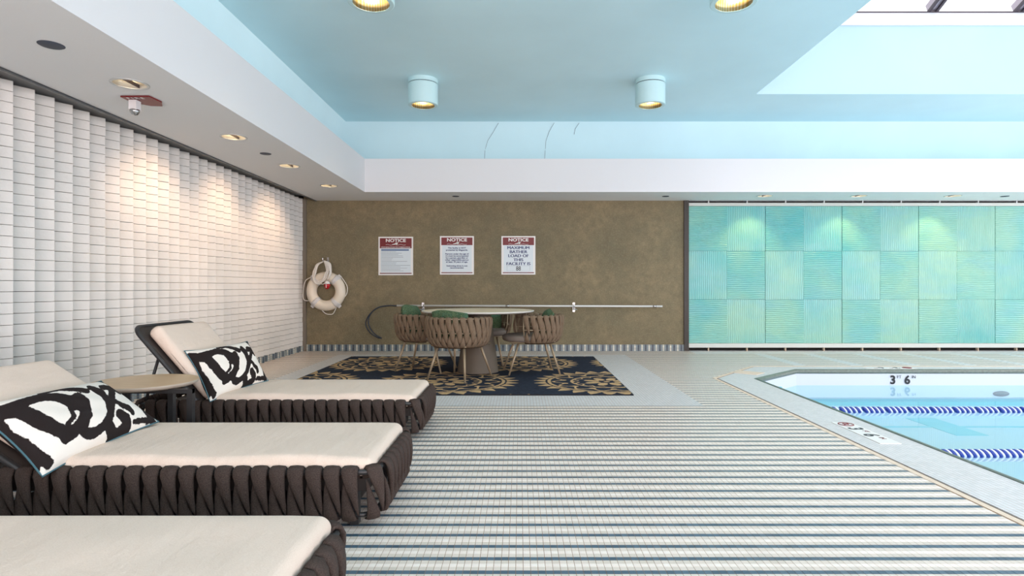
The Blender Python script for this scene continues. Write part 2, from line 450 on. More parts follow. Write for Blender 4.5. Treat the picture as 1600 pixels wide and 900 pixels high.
def offs(poly, d):
    return [(poly[0][0]+d, poly[0][1]), (poly[1][0]+d, poly[1][1]-d*.4), (poly[2][0]+d*.4, poly[2][1]-d), (poly[3][0], poly[3][1]-d)]
prof = [(-.022, -.05), (-.022, .002), (-.010, .008), (.006, .008), (.020, .001), (.028, -.014), (.028, -.034), (.018, -.05)]
V = []; Fs = []; m = len(prof)
for i in range(4):
    for (d, z) in prof: V.append((*offs(P, d)[i], z))
for i in range(3):
    for k in range(m): Fs.append((i*m+k, i*m+(k+1) % m, (i+1)*m+(k+1) % m, (i+1)*m+k))
nos = mk('trim_3', V, Fs, 'nosing', smooth=True); tag(nos, kind='structure')
# basin
ZF = -.64; V = []; Fs = []
WP = POOL
for (x, y) in WP: V += [(x, y, -.03), (x, y, ZF)]
n = len(WP)
for i in range(n): Fs.append((2*i, 2*((i+1) % n), 2*((i+1) % n)+1, 2*i+1))
Fs.append(tuple(2*i+1 for i in range(n)))
me = bpy.data.meshes.new('pool_basin'); me.from_pydata(V, [], Fs); me.materials.append(M['pool'])
basin = link('pool_basin', me); tag(basin, kind='structure')
box('band', (3.67, 9.4, 7.862, 7.869, -.47, -.385), 'pool_band', basin)
box('lane_marking', (5.10, 5.48, 6.95, 7.86, ZF-.001, ZF+.004), 'pool_band', basin)
box('lane_marking', (2.86, 9.4, 7.35, 7.42, ZF-.001, ZF+.003), 'pool_band', basin)
box('step_recess', (3.10, 3.22, 7.30, 7.33, -.2, -.13), 'pool_band', basin)
o = MB().lathe([(0, 0), (.105, 0), (.11, .008), (0, .012)], 28).build('inlet_cover', 'inlet', basin, True)
o.location = (6.36, 7.87, -.315); o.rotation_euler = (PI/2, 0, 0); o.scale = (1, .33, 1)
me = bpy.data.meshes.new('water'); me.from_pydata([(x, y, -.208) for x, y in POOL], [], [tuple(range(5))]); me.materials.append(M['water'])
wat = link('water', me); tag(wat, kind='structure')
# depth marker on the far pool wall
dm = empty('depth_marker', (5.02, 7.865, -.13), label='black 3 FT 6 IN lettered on the white far pool wall', cat='pool marking')
yt = -.004
text('digit', '3', .155, 'ink_black', dm, (-.09, yt, -.052), bold=.03)
text('digit', '6', .155, 'ink_black', dm, (.10, yt, -.052), bold=.03)
text('lettering', 'FT', .055, 'ink_black', dm, (-.008, yt, .02)); text('lettering', 'IN', .055, 'ink_black', dm, (.185, yt, .02))
# depth tiles on the coping
def depth_tile(loc, rz, label):
    e_ = empty('depth_tile', loc, rz, label=label, cat='pool marking')
    box('plate', (-.33, .33, -.075, .075, -.004, .003), 'sign_white', e_)
    text('digit', '3', .15, 'ink_black', e_, (-.10, -.052, .004), (0, 0, 0), bold=.02); text('digit', '6', .15, 'ink_black', e_, (.10, -.052, .004), (0, 0, 0), bold=.02)
    text('lettering', 'FT', .05, 'deep_red', e_, (-.015, .01, .004), (0, 0, 0)); text('lettering', 'IN', .05, 'deep_red', e_, (.19, .01, .004), (0, 0, 0))
    r = MB(); r.tube([(-.245+.055*math.cos(a*PI/12), .055*math.sin(a*PI/12), .0045) for a in range(24)], .004, 5, True)
    r.tube([(-.245-.04, .04, .0045), (-.205, -.04, .0045)], .004, 5); r.tube([(-.26, -.02, .004), (-.235, .02, .004)], .006, 5)
    r.build('no_diving_symbol', 'deep_red', e_)
depth_tile((2.595, 4.49, .002), -PI/2, 'white 3 FT 6 IN tile with red no diving symbol in the left coping')
depth_tile((4.98, 8.03, .002), PI, 'white 3 FT 6 IN tile in the far coping behind the pool')
o = MB().prism([(2.855, 7.80), (3.12, 7.58), (2.95, 7.41), (2.72, 7.60)], .0, .006).build('cover_plate', 'cream_stone')
tag(o, 'blank cream plate lying across the far corner of the pool coping', 'cover plate')
# ---- left wall of set-forward bricks
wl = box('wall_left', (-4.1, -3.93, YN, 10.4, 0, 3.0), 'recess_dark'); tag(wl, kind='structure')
TH = math.radians(33); UX, UY = math.sin(TH), math.cos(TH); NX, NY = UY, -UX   # along face, outward
RH = (2.605-.09)/31; PITCH = .1935
bb = []; kk = 0
def brick_box(mb, ye, z0, L, dn, z1):
    """brick whose far face corner stands at (-3.70, ye)"""
    ex, ey = -3.70+NX*dn, ye+NY*dn
    P4 = [(ex, ey), (ex-UX*L, ey-UY*L), (ex-UX*L-NX*.075, ey-UY*L-NY*.075), (ex-NX*.075, ey-NY*.075)]
    c_ = .0022
    V = [(x, y, z0) for x, y in P4]+[(x, y, z1) for x, y in P4]
    # bevelled front edges: pull in two extra rings on the face side
    F0, F1 = P4[0], P4[1]
    A = [(F0[0]-NX*c_, F0[1]-NY*c_, z0), (F1[0]-NX*c_, F1[1]-NY*c_, z0), (F1[0]-NX*c_, F1[1]-NY*c_, z1), (F0[0]-NX*c_, F0[1]-NY*c_, z1)]
    B = [(F0[0]-UX*c_, F0[1]-UY*c_, z0+c_), (F1[0]+UX*c_, F1[1]+UY*c_, z0+c_), (F1[0]+UX*c_, F1[1]+UY*c_, z1-c_), (F0[0]-UX*c_, F0[1]-UY*c_, z1-c_)]
    C = [(P4[3][0], P4[3][1], z0), (P4[2][0], P4[2][1], z0), (P4[2][0], P4[2][1], z1), (P4[3][0], P4[3][1], z1)]
    mb.add(A+B+C, [(4, 5, 6, 7), (0, 1, 5, 4), (1, 2, 6, 5), (2, 3, 7, 6), (3, 0, 4, 7), (0, 8, 9, 1), (1, 9, 10, 2), (2, 10, 11, 3), (3, 11, 8, 0), (8, 11, 10, 9)])
meshes = []
for q in range(6):
    mb = MB(); brick_box(mb, 0, .0011+.0005*random.random(), .245, 0, RH-.0016-.0005*random.random())
    o = mb.build('brick', 'brick'); meshes.append(o.data); bpy.data.objects.remove(o)
restb = MB(); restn = 0
ncol = 70
yc = 10.155
cols = []
while yc > YN+.3:
    cols.append(yc); yc -= PITCH
for ye in cols:
    xpix = VX+F*(-3.70)/max(ye, .1)
    for r in range(31):
        z0 = .09+RH*r; dn = random.uniform(-.003, .003)
        ypix = VY-F*(z0+.04-H)/max(ye, .1)
        vis = 4.2 < ye < 6.6 and ypix < 600 and not (ye < 5.6 and ypix > 575) and kk < 300
        if vis:
            o = link('brick', random.choice(meshes), wl, (NX*dn, ye+NY*dn+random.uniform(-.001, .001), z0)); kk += 1
        else:
            brick_box(restb, ye, z0+.0013, .245, dn, z0+RH-.0018)
o = restb.build('bricks_beyond', 'brick', wl); tag(o, kind='stuff')
sk = MB()
for ye in cols:
    if ye < 0: continue
    ex, ey = -3.692, ye-.004
    sk.prism([(ex, ey), (ex-UX*.25, ey-UY*.25), (ex-UX*.25-.04, ey-UY*.25+.05), (ex-.05, ey+.05)], 0, .088)
o = sk.build('baseboard_left', 'skirting'); tag(o, kind='structure')
# ---- back wall
wb = box('wall_back', (-3.70, 2.81, YF, YF+.2, 0, 2.7), 'plaster'); tag(wb, kind='structure')
o = box('wall_end', (-4.1, -3.6, YF+.06, YF+.25, 0, 3.0), 'recess_dark'); tag(o, kind='structure')
o = box('baseboard_back', (-3.66, 2.81, YF-.018, YF+.01, 0, .108), 'skirting'); tag(o, kind='structure')
o = box('trim_4', (-3.75, -3.645, YF-.05, YF+.05, 0, 2.6), 'corner'); tag(o, kind='structure')
o = box('trim_5', (2.81, 2.892, YF-.03, YF+.2, 0, 2.6), 'dark_bronze'); tag(o, kind='structure')
wr = box('wall_recess', (2.85, XR, YF+.18, YF+.3, 0, 2.7), 'recess_dark'); tag(wr, kind='structure')
# panel frame
fr_ = box('trim_6', (2.896, XR, YF-.015, YF+.05, .058, .130), 'sill'); tag(fr_, kind='structure')
fr2 = box('trim_7', (2.896, XR, YF-.015, YF+.05, 2.482, 2.535), 'sill'); tag(fr2, kind='structure')
for k in range(11):
    x = (1107.3+60.2*k-VX)*YF/F
    box('bracket', (x-.009, x+.009, YF-.0, YF+.05, 0, .06), 'bracket', fr_)
    box('bracket', (x-.008, x+.008, YF-.0, YF+.05, 2.533, 2.58), 'alu', fr2)
PWID = 1.3125; ordn = ['against the dark post beside the brown wall', 'second from the dark post', 'in the middle of the row, third from the dark post', 'fourth from the dark post', 'cut off by the right edge of the photo']
zr = [.132, .881, 1.712, 2.480]
for k in range(5):
    x0 = 2.896+PWID*k
    pe = empty('wall_panel', (x0, YF, 0), label='rippled turquoise glass wall panel '+ordn[k], cat='wall panel', group='rippled glass panels along the back wall')
    for i in range(2):
        for j in range(3):
            w0 = PWID*i/2+(.004 if i == 0 else .0008); w1 = PWID*(i+1)/2-(.004 if i == 1 else .0008)
            v = (i+j) % 2 == 0
            MB().box(w0, w1, -.005+.002*((i+j) % 2), .03, zr[j]+.0015, zr[j+1]-.0015).build('glass_tile', 'ripple_v' if not v else 'ripple_h', pe)
# ---- side / front walls (mostly outside the picture) with window openings
def wall_with_openings(name, axis, pos, a0, a1, z1, opens, z0o, z1o, mat='white_paint', th=.15):
    m_ = MB()
    def bx(a, b_, za, zb):
        if axis == 'x': m_.box(pos, pos+th, a, b_, za, zb)
        else: m_.box(a, b_, pos-th, pos, za, zb)
    bx(a0, a1, 0, z0o); bx(a0, a1, z1o, z1); cur = a0
    for (p, q) in opens: bx(cur, p, z0o, z1o); cur = q
    bx(cur, a1, z0o, z1o)
    o_ = m_.build(name, mat); tag(o_, kind='structure'); return o_
wall_with_openings('wall_right', 'x', XR, YN, 10.45, ZC+.3, [(-3.4+2.6*k, -3.4+2.6*k+2.3) for k in range(5)], .35, 2.9)
wall_with_openings('wall_front', 'y', YN, XL, XR, ZC+.3, [(-3.4+2.7*k, -3.4+2.7*k+2.4) for k in range(5)], .15, 3.1)
# ---- lowered ceiling edge (soffit), with downlight holes
OUT = [(-3.49, YN), (-2.413, YN), (-2.413, 9.27), (XR, 9.27), (XR, 10.4), (-3.49, 10.4)]
sof = MB().prism(OUT, ZS, ZB).build('ceiling_soffit', 'white_paint')
me = sof.data; me.materials.append(M['soffit_paint'])
HOL = []
for (x, y) in [(203, 131), (365, 214), (452, 259), (514, 290)]:
    Y = (ZS-H)*F/(VY-y); HOL.append(((x-VX)*Y/F, Y, .115))
for x in (1195, 1342, 1489, 1636): HOL.append(((x-VX)*9.66/F, 9.66, .115))
cut = MB()
for (x, y, r) in HOL: cut.lathe([(r, -.2), (r, .17)], 40, (x, y, ZS))
cu = cut.build('cutter', 'white_paint')
md = sof.modifiers.new('b', 'BOOLEAN'); md.object = cu; md.operation = 'DIFFERENCE'; md.solver = 'EXACT'
dg = bpy.context.evaluated_depsgraph_get(); nm = bpy.data.meshes.new_from_object(sof.evaluated_get(dg))
sof.modifiers.clear(); sof.data = nm; bpy.data.objects.remove(cu)
while len(nm.materials) < 2: nm.materials.append(M['soffit_paint'])
for p in nm.polygons: p.material_index = 1 if (p.normal.z < -.9 and abs(p.center.z-ZS) < .01) else 0
tag(sof, kind='structure')
o = box('ceiling_slot', (-4.1, -3.47, YN, 10.4, 2.665, 2.72), 'white_paint'); tag(o, kind='structure')
o = box('trim_8', (-3.50, -3.478, YN, YF, 2.562, 2.69), 'pipe_dark'); tag(o, kind='structure')
# ---- cove + raised ceiling + skylight bay
def sweep(prof, mat, name):
    """prof: (offset outwards from the corner line, z); runs along the left then the far side"""
    V = []; m = len(prof)
    for (d, z) in prof: V.append((-2.413-d, YN, z))
    for (d, z) in prof: V.append((-2.413-d, 9.27+d, z))
    for (d, z) in prof: V.append((XR, 9.27+d, z))
    Fs = [(i*m+k, i*m+k+1, (i+1)*m+k+1, (i+1)*m+k) for i in range(2) for k in range(m-1)]
    me_ = bpy.data.meshes.new(name); me_.from_pydata(V, [], Fs); me_.materials.append(M[mat]); me_.shade_smooth()
    return link(name, me_)
pr = [(.42, ZC)]+[(.42+.02+.14*math.sin(a*PI/20)**1.5, ZC-.02-(.62)*(a/10)) for a in range(1, 11)]+[(.50, ZB+.0)]
cove = sweep(pr, 'turquoise_paint', 'ceiling_cove'); tag(cove, kind='structure')
for xs in [(779, 771, 762, 758, 757), (866, 858, 853, 852, 851), (905, 899, 897)]:
    pts = []
    for i, x in enumerate(xs):
        y = 192+56*i/(len(xs)-1) if len(xs) > 4 else 192+18*i/2
        z = H+(VY-y)*9.75/F; d = np.interp(-z, [-a[1] for a in pr], [a[0] for a in pr]); Y = 9.27+d-.002
        z = H+(VY-y)*Y/F; pts.append(((x-VX)*Y/F, Y, z))
    MB().tube(pts, .0022, 5).build('crack', 'mesh_dark', cove)
BX, BY0, BY1, BXR = 3.30, -2.2, 8.31, 9.9
cl = MB()
cl.box(-2.9, BX, YN, 9.75, ZC, ZC+.004); cl.box(BX, XR, BY1, 9.75, ZC, ZC+.004); cl.box(BX, XR, YN, BY0, ZC, ZC+.004); cl.box(BXR, XR, BY0, BY1, ZC, ZC+.004)
ceil = cl.build('ceiling', 'turquoise_paint'); tag(ceil, kind='structure')
ZK = 4.924; K = .444; YM = (BY0+BY1)/2; ZR = ZK+K*(BY1-YM)
bay = MB()
bay.box(BX, BXR, BY1, BY1+.1, ZC+.005, 4.746); bay.box(BX, BXR, BY0-.1, BY0, ZC+.005, 4.746)
for (a, b_) in ((BX-.1, BX), (BXR, BXR+.1)):
    bay.add([(a, BY0, ZC+.005), (a, BY1, ZC+.005), (a, BY1, ZK), (a, YM, ZR), (a, BY0, ZK), (b_, BY0, ZC+.005), (b_, BY1, ZC+.005), (b_, BY1, ZK), (b_, YM, ZR), (b_, BY0, ZK)],
            [(0, 1, 2, 3, 4), (9, 8, 7, 6, 5), (0, 5, 6, 1), (1, 6, 7, 2), (2, 7, 8, 3), (3, 8, 9, 4), (4, 9, 5, 0)])
o = bay.build('wall_bay', 'bay_paint'); tag(o, kind='structure')
cb_ = MB(); cb_.box(BX, BXR, BY1-.012, BY1+.1, 4.746, ZK); cb_.box(BX, BXR, BY0-.1, BY0+.012, 4.746, ZK)
o = cb_.build('trim_9', 'white_paint'); tag(o, kind='structure')
sky = empty('window_1', (0, 0, 0), kind='structure')
box('sill', (BX, BXR, BY1-.02, BY1+.06, ZK-.004, ZK+.012), 'gasket', sky)
raf = []
x = 5.77-1.2*2
while x < BXR: raf.append(x); x += 1.2
for x in raf:
    for sg, ya in ((1, BY1), (-1, BY0)):
        L = math.hypot(BY1-YM, K*(BY1-YM)); ang = -math.atan(K)*sg
        mt = Matrix.Translation((x, ya, ZK)) @ Matrix.Rotation(ang, 4, 'X')
        y0, y1 = (-L, 0) if sg > 0 else (0, L)
        MB().box(-.07, .07, y0, y1, .03, .13, mt).build('rafter', 'mullion', sky)
        for dx in (-.075, .03): MB().box(dx, dx+.035, y0, y1, .0, .032, mt).build('glazing_bar', 'gasket', sky)
ed = [BX]+[r for r in raf if r > BX+.1]+[BXR]
for i in range(len(ed)-1):
    for ya in (BY1, BY0):
        mk('pane', [(ed[i], ya, ZK+.09), (ed[i+1], ya, ZK+.09), (ed[i+1], YM, ZR+.09), (ed[i], YM, ZR+.09)], [(0, 1, 2, 3)], 'glass', sky)

# ================================================================ FIXTURES
on = [0, 1, 1, 1, 1, 1, 1, 1]
labs = ['unlit round downlight nearest the camera, beside the red fire plate', 'lit round downlight above the brick wall, second along from the fire plate', 'lit round downlight above the brick wall, third, past the small grey cover', 'lit round downlight above the brick wall closest to the far corner',
        'round downlight above the wall panels closest to the brown wall', 'round downlight above the wall panels, second from the brown wall', 'round downlight above the wall panels, third from the brown wall', 'round downlight']
for k, (x, y, r) in enumerate(HOL[:7]):
    d = empty('downlight', (x, y, ZS), label=labs[k], cat='ceiling light', group='recessed downlights in the lowered ceiling edge')
    MB().lathe([(.108, .004), (.126, .002), (.126, -.004), (.108, -.006)], 40, closed=True).build('trim_ring', 'alu', d, True)
    MB().lathe([(.108, 0), (.104, .05), (.085, .11), (.05, .15), (.001, .16), (.001, .165), (.06, .158), (.095, .11), (.112, .05), (.112, 0)], 40, closed=True).build('reflector', 'reflector', d, True)
    MB().box(-.004, .004, -.105, .105, .004, .028).build('divider', 'gasket', d)
    MB().lathe([(0, 0), (.025, .006), (.034, .03), (.028, .055), (0, .065)], 20, (0, .02, .055)).build('bulb', 'glow' if on[k] else 'glow_dim', d, True)
    inner_light((x, y-.03, ZS+.05), 1.6 if on[k] else .4)
    if k < 4:
        if on[k]: spot('downlight_beam', (x-.02, y+.02, ZS-.02), (-3.9, y+.15, 1.3), 54, 100, (1, .62, .38), .85)
    else: spot('downlight_beam', (x, y+.02, ZS-.02), (x-.1, YF+.1, 1.3), 26, 80, (1, .66, .2))
def disc(x, y, px, name, mat, label, cat, dy=.003, Y=None):
    Y = Y or (ZS-H)*F/(VY-y); r = px/2*Y/F
    o_ = MB().lathe([(0, -.006), (r*.9, -.006), (r, -.002), (r, .004), (0, .004)], 28, ((x-VX)*Y/F, Y, ZS)).build(name, mat, None, True); autosmooth(o_)
    tag(o_, label, cat)
disc(80, 70, 36, 'ceiling_speaker', 'mesh_dark', 'dark round speaker grille in the soffit above the near brick wall', 'speaker')
disc(415, 240, 17, 'ceiling_sensor', 'mesh_dark', 'small dark round cover between the second and third lit downlights', 'ceiling cover')
disc(712, 307, 11, 'ceiling_sensor', 'mesh_dark', 'small dark round cover in the soffit above the middle notice', 'ceiling cover', Y=9.70)
disc(1040, 306, 11, 'ceiling_sensor', 'mesh_dark', 'small dark round cover in the soffit near the right end of the brown wall', 'ceiling cover', Y=9.70)
disc(1570, 306, 12, 'ceiling_sensor', 'mesh_dark', 'small dark round cover in the soffit above the last wall panel', 'ceiling cover', Y=9.70)
# fire strobe
fs = empty('fire_strobe', (-2.975, 4.70, ZS), 0, label='red FIRE alarm plate with a white strobe hanging under the soffit', cat='fire alarm')
MB().prism([(-.105, -.11), (.12, -.115), (.13, .03), (.075, .13), (-.01, .12), (-.105, .03)], -.012, -.002).build('plate', 'deep_red', fs)
MB().box(-.085, -.025, -.045, .015, -.085, -.01).build('strobe_body', 'white_paint', fs)
o = MB().lathe([(0, -.045), (.022, -.038), (.034, -.015), (.036, 0), (0, 0)], 20).build('strobe_lens', 'steel', fs, True); o.location = (-.055, -.015, -.083)
text('lettering', 'F I R E', .05, 'sign_white', fs, (-.005, -.068, -.0135), (PI, 0, 0))
# surface cylinders
cl_lab = {(-1.257, 7.745): 'turquoise cylinder lamp on the far ceiling, nearer the brick wall', (1.70, 7.745): 'turquoise cylinder lamp on the far ceiling, nearer the skylight bay',
          (-1.235, 4.95): 'turquoise cylinder lamp cut by the top edge, nearer the brick wall', (1.78, 4.95): 'turquoise cylinder lamp cut by the top edge, nearer the skylight bay'}
for (x, y), lab in cl_lab.items():
    c_ = empty('cylinder_lamp', (x, y, ZC), label=lab, cat='ceiling light', group='cylinder lamps under the raised ceiling')
    R_ = .192; hb = .335
    MB().lathe([(0, 0), (R_, 0), (R_, -.05), (R_-.006, -.054), (0, -.054)], 48).build('canopy', 'lamp_body', c_); autosmooth(c_.children[-1])
    MB().lathe([(R_-.012, -.054), (R_-.012, -.062), (0, -.062), (0, -.054)], 48).build('gap_ring', 'gasket', c_)
    o = MB().lathe([(R_-.006, -.062), (R_, -.068), (R_, -hb+.006), (R_-.008, -hb), (.150, -hb), (.150, -.07)], 48, closed=True).build('housing', 'lamp_body', c_); autosmooth(o)
    o = MB().lathe([(.1485, -hb+.002), (.143, -hb+.07), (.11, -.15), (.06, -.10), (.0, -.095), (0, -.09), (.07, -.09), (.1495, -.12)], 48, closed=True).build('reflector', 'gold_reflector', c_, True)
    o = MB().lathe([(0, -.19), (.05, -.18), (.062, -.14), (.05, -.10), (0, -.097)], 24).build('bulb', 'glow', c_, True)
    spot('cylinder_beam', (x, y, ZC-.345), (x, y, 0), 22, 120, (1, .8, .5), 1, .1)
    inner_light((x, y, ZC-.23), 5)

# ================================================================ WALL THINGS
def wx(x): return (x-VX)*YF/F
def wz(y, Y=YF): return H-(y-VY)*Y/F
def notice(x0, x1, y0, y1, label):
    Y = YF-.006; X0, X1, Z0, Z1 = wx(x0), wx(x1), wz(y1), wz(y0)
    cx = (X0+X1)/2; W = X1-X0; Hh = Z1-Z0
    e_ = empty('notice', (cx, YF, Z0), label=label, cat='notice', group='pool notices on the brown wall')
    MB().box(-W/2, W/2, -.008, 0, 0, Hh).build('board', 'sign_white', e_)
    b_ = .018*W/.6+.006
    return e_, W, Hh, b_
def banner(e_, W, Hh, b_, frac, sub=None):
    zt = Hh-b_; zb = Hh*(1-frac)
    MB().box(-W/2+b_, W/2-b_, -.0095, -.007, zb, zt).build('banner', 'deep_red', e_)
    MB().box(-W/2+b_*1.6, W/2-b_*1.6, -.009, -.007, Hh*.065, zb).build('print_field', 'sign_blue', e_)
    MB().box(-W/2+b_, W/2-b_, -.0095, -.007, b_, Hh*.06).build('footer', 'deep_red', e_)
    text('lettering', 'NOTICE', Hh*.112, 'sign_white', e_, (0, -.0105, Hh*.865), bold=.03, sx=1.28)
    s_ = MB(); zz = Hh*.79
    s_.tube([(-.17+.34*i/24, -.0105, zz+.006*math.sin(i*PI/4)) for i in range(25)], .0028, 4)
    s_.tube([(-.06, -.0105, zz+.004), (-.02, -.0105, zz+.01), (.0, -.0105, zz+.026), (.022, -.0105, zz+.034), (.04, -.0105, zz+.03)], [.006, .010, .008, .006, .004], 5)
    s_.tube([(.005, -.0105, zz+.012), (.03, -.0105, zz+.02)], [.014, .012], 8)
    s_.build('swimmer_symbol', 'sign_white', e_)
    MB().box(-W*.30, W*.28, -.0102, -.009, Hh*.034, Hh*.043).build('footer_print', 'ink_grey', e_)
e_, W, Hh, b_ = notice(591.5, 645.5, 370, 430, 'notice with fine print in many lines, the one nearest the life ring')
banner(e_, W, Hh, b_, .30)
text('lettering', 'STATE REGULATIONS FOR SWIMMING POOLS', Hh*.036, 'sign_white', e_, (0, -.0105, Hh*.715), bold=.02, sx=1.02)
MB().box(-W*.42, W*.38, -.010, -.0085, Hh*.635, Hh*.675).build('print_band', 'ink_steel', e_)
fp = MB(); rr = random.Random(3)
for k in range(15):
    z = Hh*(.61-.0355*k); fp.box(-W*.42, -W*.42+W*rr.uniform(.3, .84), -.0098, -.0085, z-.002-.001*(k % 3 == 1), z+.002)
fp.build('fine_print', 'ink_grey', e_)
e_, W, Hh, b_ = notice(687.5, 740.5, 369, 429, 'notice that says no lifeguards and ages for children, the middle of three')
banner(e_, W, Hh, b_, .235)
for k, (s, z) in enumerate([('This facility is NOT', .675), ('protected by lifeguards.', .62), ('Persons under the age of', .52), ('16 must be accompanied', .468), ('by a parent, guardian or', .416), ('other responsible person', .364), ('at least 18 years of age.', .312), ('Swimming alone is not', .21), ('recommended.', .158)]):
    text('lettering', s, Hh*.052, 'ink_blue', e_, (0, -.0105, Hh*z), bold=.03, sx=1.15)
e_, W, Hh, b_ = notice(783.5, 836.5, 369, 429, 'notice in large blue capitals with the bather load 88 boxed below')
banner(e_, W, Hh, b_, .235)
for s, z in [('MAXIMUM', .66), ('BATHER', .555), ('LOAD OF', .452), ('THIS', .348), ('FACILITY IS', .245)]:
    for dx in (-.0028, .0028): text('lettering', s, Hh*.108, 'ink_blue', e_, (dx, -.0105-dx*.05, Hh*z), bold=0, sx=1.16)
bxm = MB(); 
for q in ((-W*.34, W*.34, Hh*.225, Hh*.228), (-W*.34, W*.34, Hh*.095, Hh*.098), (-W*.34, -W*.335, Hh*.095, Hh*.228), (W*.335, W*.34, Hh*.095, Hh*.228)): bxm.box(q[0], q[1], -.010, -.0085, q[2], q[3])
bxm.build('number_box', 'ink_grey', e_)
text('lettering', '88', Hh*.16, 'ink_black', e_, (0, -.0105, Hh*.105), bold=.012, sx=.8)

# life ring
cx, cz = wx(512.5), wz(455); Yr = YF-.10
lr = empty('life_ring', (cx, Yr, cz), label='white life ring with four bands and a grab rope, hanging beside the brick wall', cat='life ring')
RM, rm = .245, .088
tor = MB(); tor.tube([(RM*math.cos(a*PI/24), 0, RM*math.sin(a*PI/24)) for a in range(48)], rm, 20, True)
tor.build('ring', 'ring_white', lr, True)
for a in (48, 132, 228, 312):
    q = math.radians(a); da = .14; bm_ = MB()
    bm_.tube([(RM*math.cos(q+s*da), 0, RM*math.sin(q+s*da)) for s in (-1, -.5, 0, .5, 1)], rm+.005, 20)
    bm_.build('band', 'ring_band', lr, True)
    kx, kz = (RM+rm+.012)*math.cos(q), (RM+rm+.012)*math.sin(q)
    MB().box(-.028, .028, -.012, .012, -.018, .018, Matrix.Translation((kx, 0, kz)) @ Matrix.Rotation(-q+PI/2, 4, 'Y')).build('rope_lug', 'ring_band', lr)
def catm(pts, k=6):
    pts = [Vector(p) for p in pts]; out = []
    for i in range(len(pts)-1):
        p0 = pts[max(i-1, 0)]; p1 = pts[i]; p2 = pts[i+1]; p3 = pts[min(i+2, len(pts)-1)]
        for j in range(k):
            t_ = j/k; out.append(.5*((2*p1)+(-p0+p2)*t_+(2*p0-5*p1+4*p2-p3)*t_*t_+(-p0+3*p1-3*p2+p3)*t_**3))
    return out+[pts[-1]]
def zp(x, y): # zoom px (9x, from 470,395) -> local
    return ((470+x/9-512.5)*Yr/F, 0, -(395+y/9-455)*Yr/F)
for P_ in ([(185, 340), (110, 375), (75, 440), (60, 560), (65, 645), (100, 672), (190, 670)], [(590, 330), (640, 400), (680, 480), (670, 580), (610, 655)], [(235, 705), (300, 780), (370, 850), (430, 865), (480, 855), (520, 780), (555, 690)]):
    MB().tube(catm([zp(*q) for q in P_]), .0075, 6).build('grab_rope', 'rope', lr, True)
# coil
cr = empty('throw_line', (cx, Yr-.02, cz), label='coil of white throw line with a red and white float above the life ring', cat='rope')
rr = random.Random(5)
for k in range(9):
    j = lambda s=10: rr.uniform(-s, s); y_ = -.13+.004*k
    L = [(378, 130), (300+j(16), 170), (262+j(20), 270), (250+j(12), 370+j()), (275+j(15), 425+j()), (330+j(20), 420+j(20)), (395+j(20), 360+j(20)), (425+j(16), 290+j()), (440+j(22), 210+j()), (415+j(18), 140), (385, 118)]
    MB().tube([p+Vector((0, y_, 0)) for p in catm([zp(*q) for q in L], 5)], .0085, 6).build('rope_loop', 'rope', cr, True)
for k in range(4):
    L = [(395, 118), (440+10*k, 150), (468+6*k, 220), (470+4*k, 300), (440-5*k, 380)]
    MB().tube([p+Vector((0, -.125+.006*k, 0)) for p in catm([zp(*q) for q in L], 5)], .0085, 6).build('rope_strand', 'rope', cr, True)
MB().tube([p+Vector((0, -.12, 0)) for p in catm([zp(*q) for q in [(300, 370), (320, 420), (380, 440), (420, 400)]], 5)], .007, 6).build('rope_strand', 'rope', cr, True)
p = zp(437, 440)
o = MB().lathe([(0, .05), (.02, .05), (.042, .03), (.05, 0), (0, 0)], 20, (p[0], -.13, p[2])).build('float_top', 'sign_white', cr, True)
o = MB().lathe([(0, 0), (.05, 0), (.05, -.03), (.03, -.075), (0, -.085)], 20, (p[0], -.13, p[2])).build('float_bottom', 'red', cr, True)
MB().box(p[0]-.005, p[0]+.005, -.185, -.17, p[2]-.06, p[2]-.005).build('float_stripe', 'sign_white', cr)
hk = MB(); hx, hz = zp(383, 110)[0]+cx, zp(383, 110)[2]+cz
hk.tube(catm([(hx, YF, hz+.02), (hx, YF-.2, hz-.025), (hx, YF-.27, hz+.0), (hx, YF-.275, hz+.04)]), .008, 8)
hk.box(hx-.018, hx+.018, YF-.01, YF, hz-.05, hz+.06)
o = hk.build('wall_hook', 'steel'); tag(o, 'small steel wall hook that carries the coiled throw line', 'hook')
# rescue pole + crook
yp = YF-.07; zz0 = wz(477.5, yp); 
sp_ = empty('rescue_pole', ((620-VX)*yp/F, yp, zz0), label='long white rescue pole with a dark blue hooked end, held along the brown wall', cat='rescue pole')
X0 = (620-VX)*yp/F; X1 = (1035-VX)*yp/F
MB().tube([(0, 0, 0), (X1-X0, 0, -.012)], .017, 12).build('pole', 'pole_white', sp_, True)
for xx in (790, 1020): 
    a = (xx-VX)*yp/F-X0; MB().tube([(a, 0, -.012*a/(X1-X0)), (a+.06, 0, -.012*a/(X1-X0))], .021, 12).build('pole_collar', 'steel', sp_, True)
def cp(x, y): return ((470+x/5-VX)*yp/F-X0, 0, H-(380+y/5-VY)*yp/F-zz0)
MB().tube(catm([cp(*q) for q in [(752, 490), (690, 488), (620, 498), (570, 525), (535, 570), (528, 620), (545, 670), (580, 712), (632, 743)]]), .0105, 8).build('hook', 'hook_blue', sp_, True)
MB().tube([Vector(p)+Vector((0, .02, 0)) for p in catm([cp(*q) for q in [(600, 505), (545, 545), (510, 600), (508, 650), (540, 700), (590, 735), (628, 745)]])], .009, 8).build('hook', 'hook_blue', sp_, True)
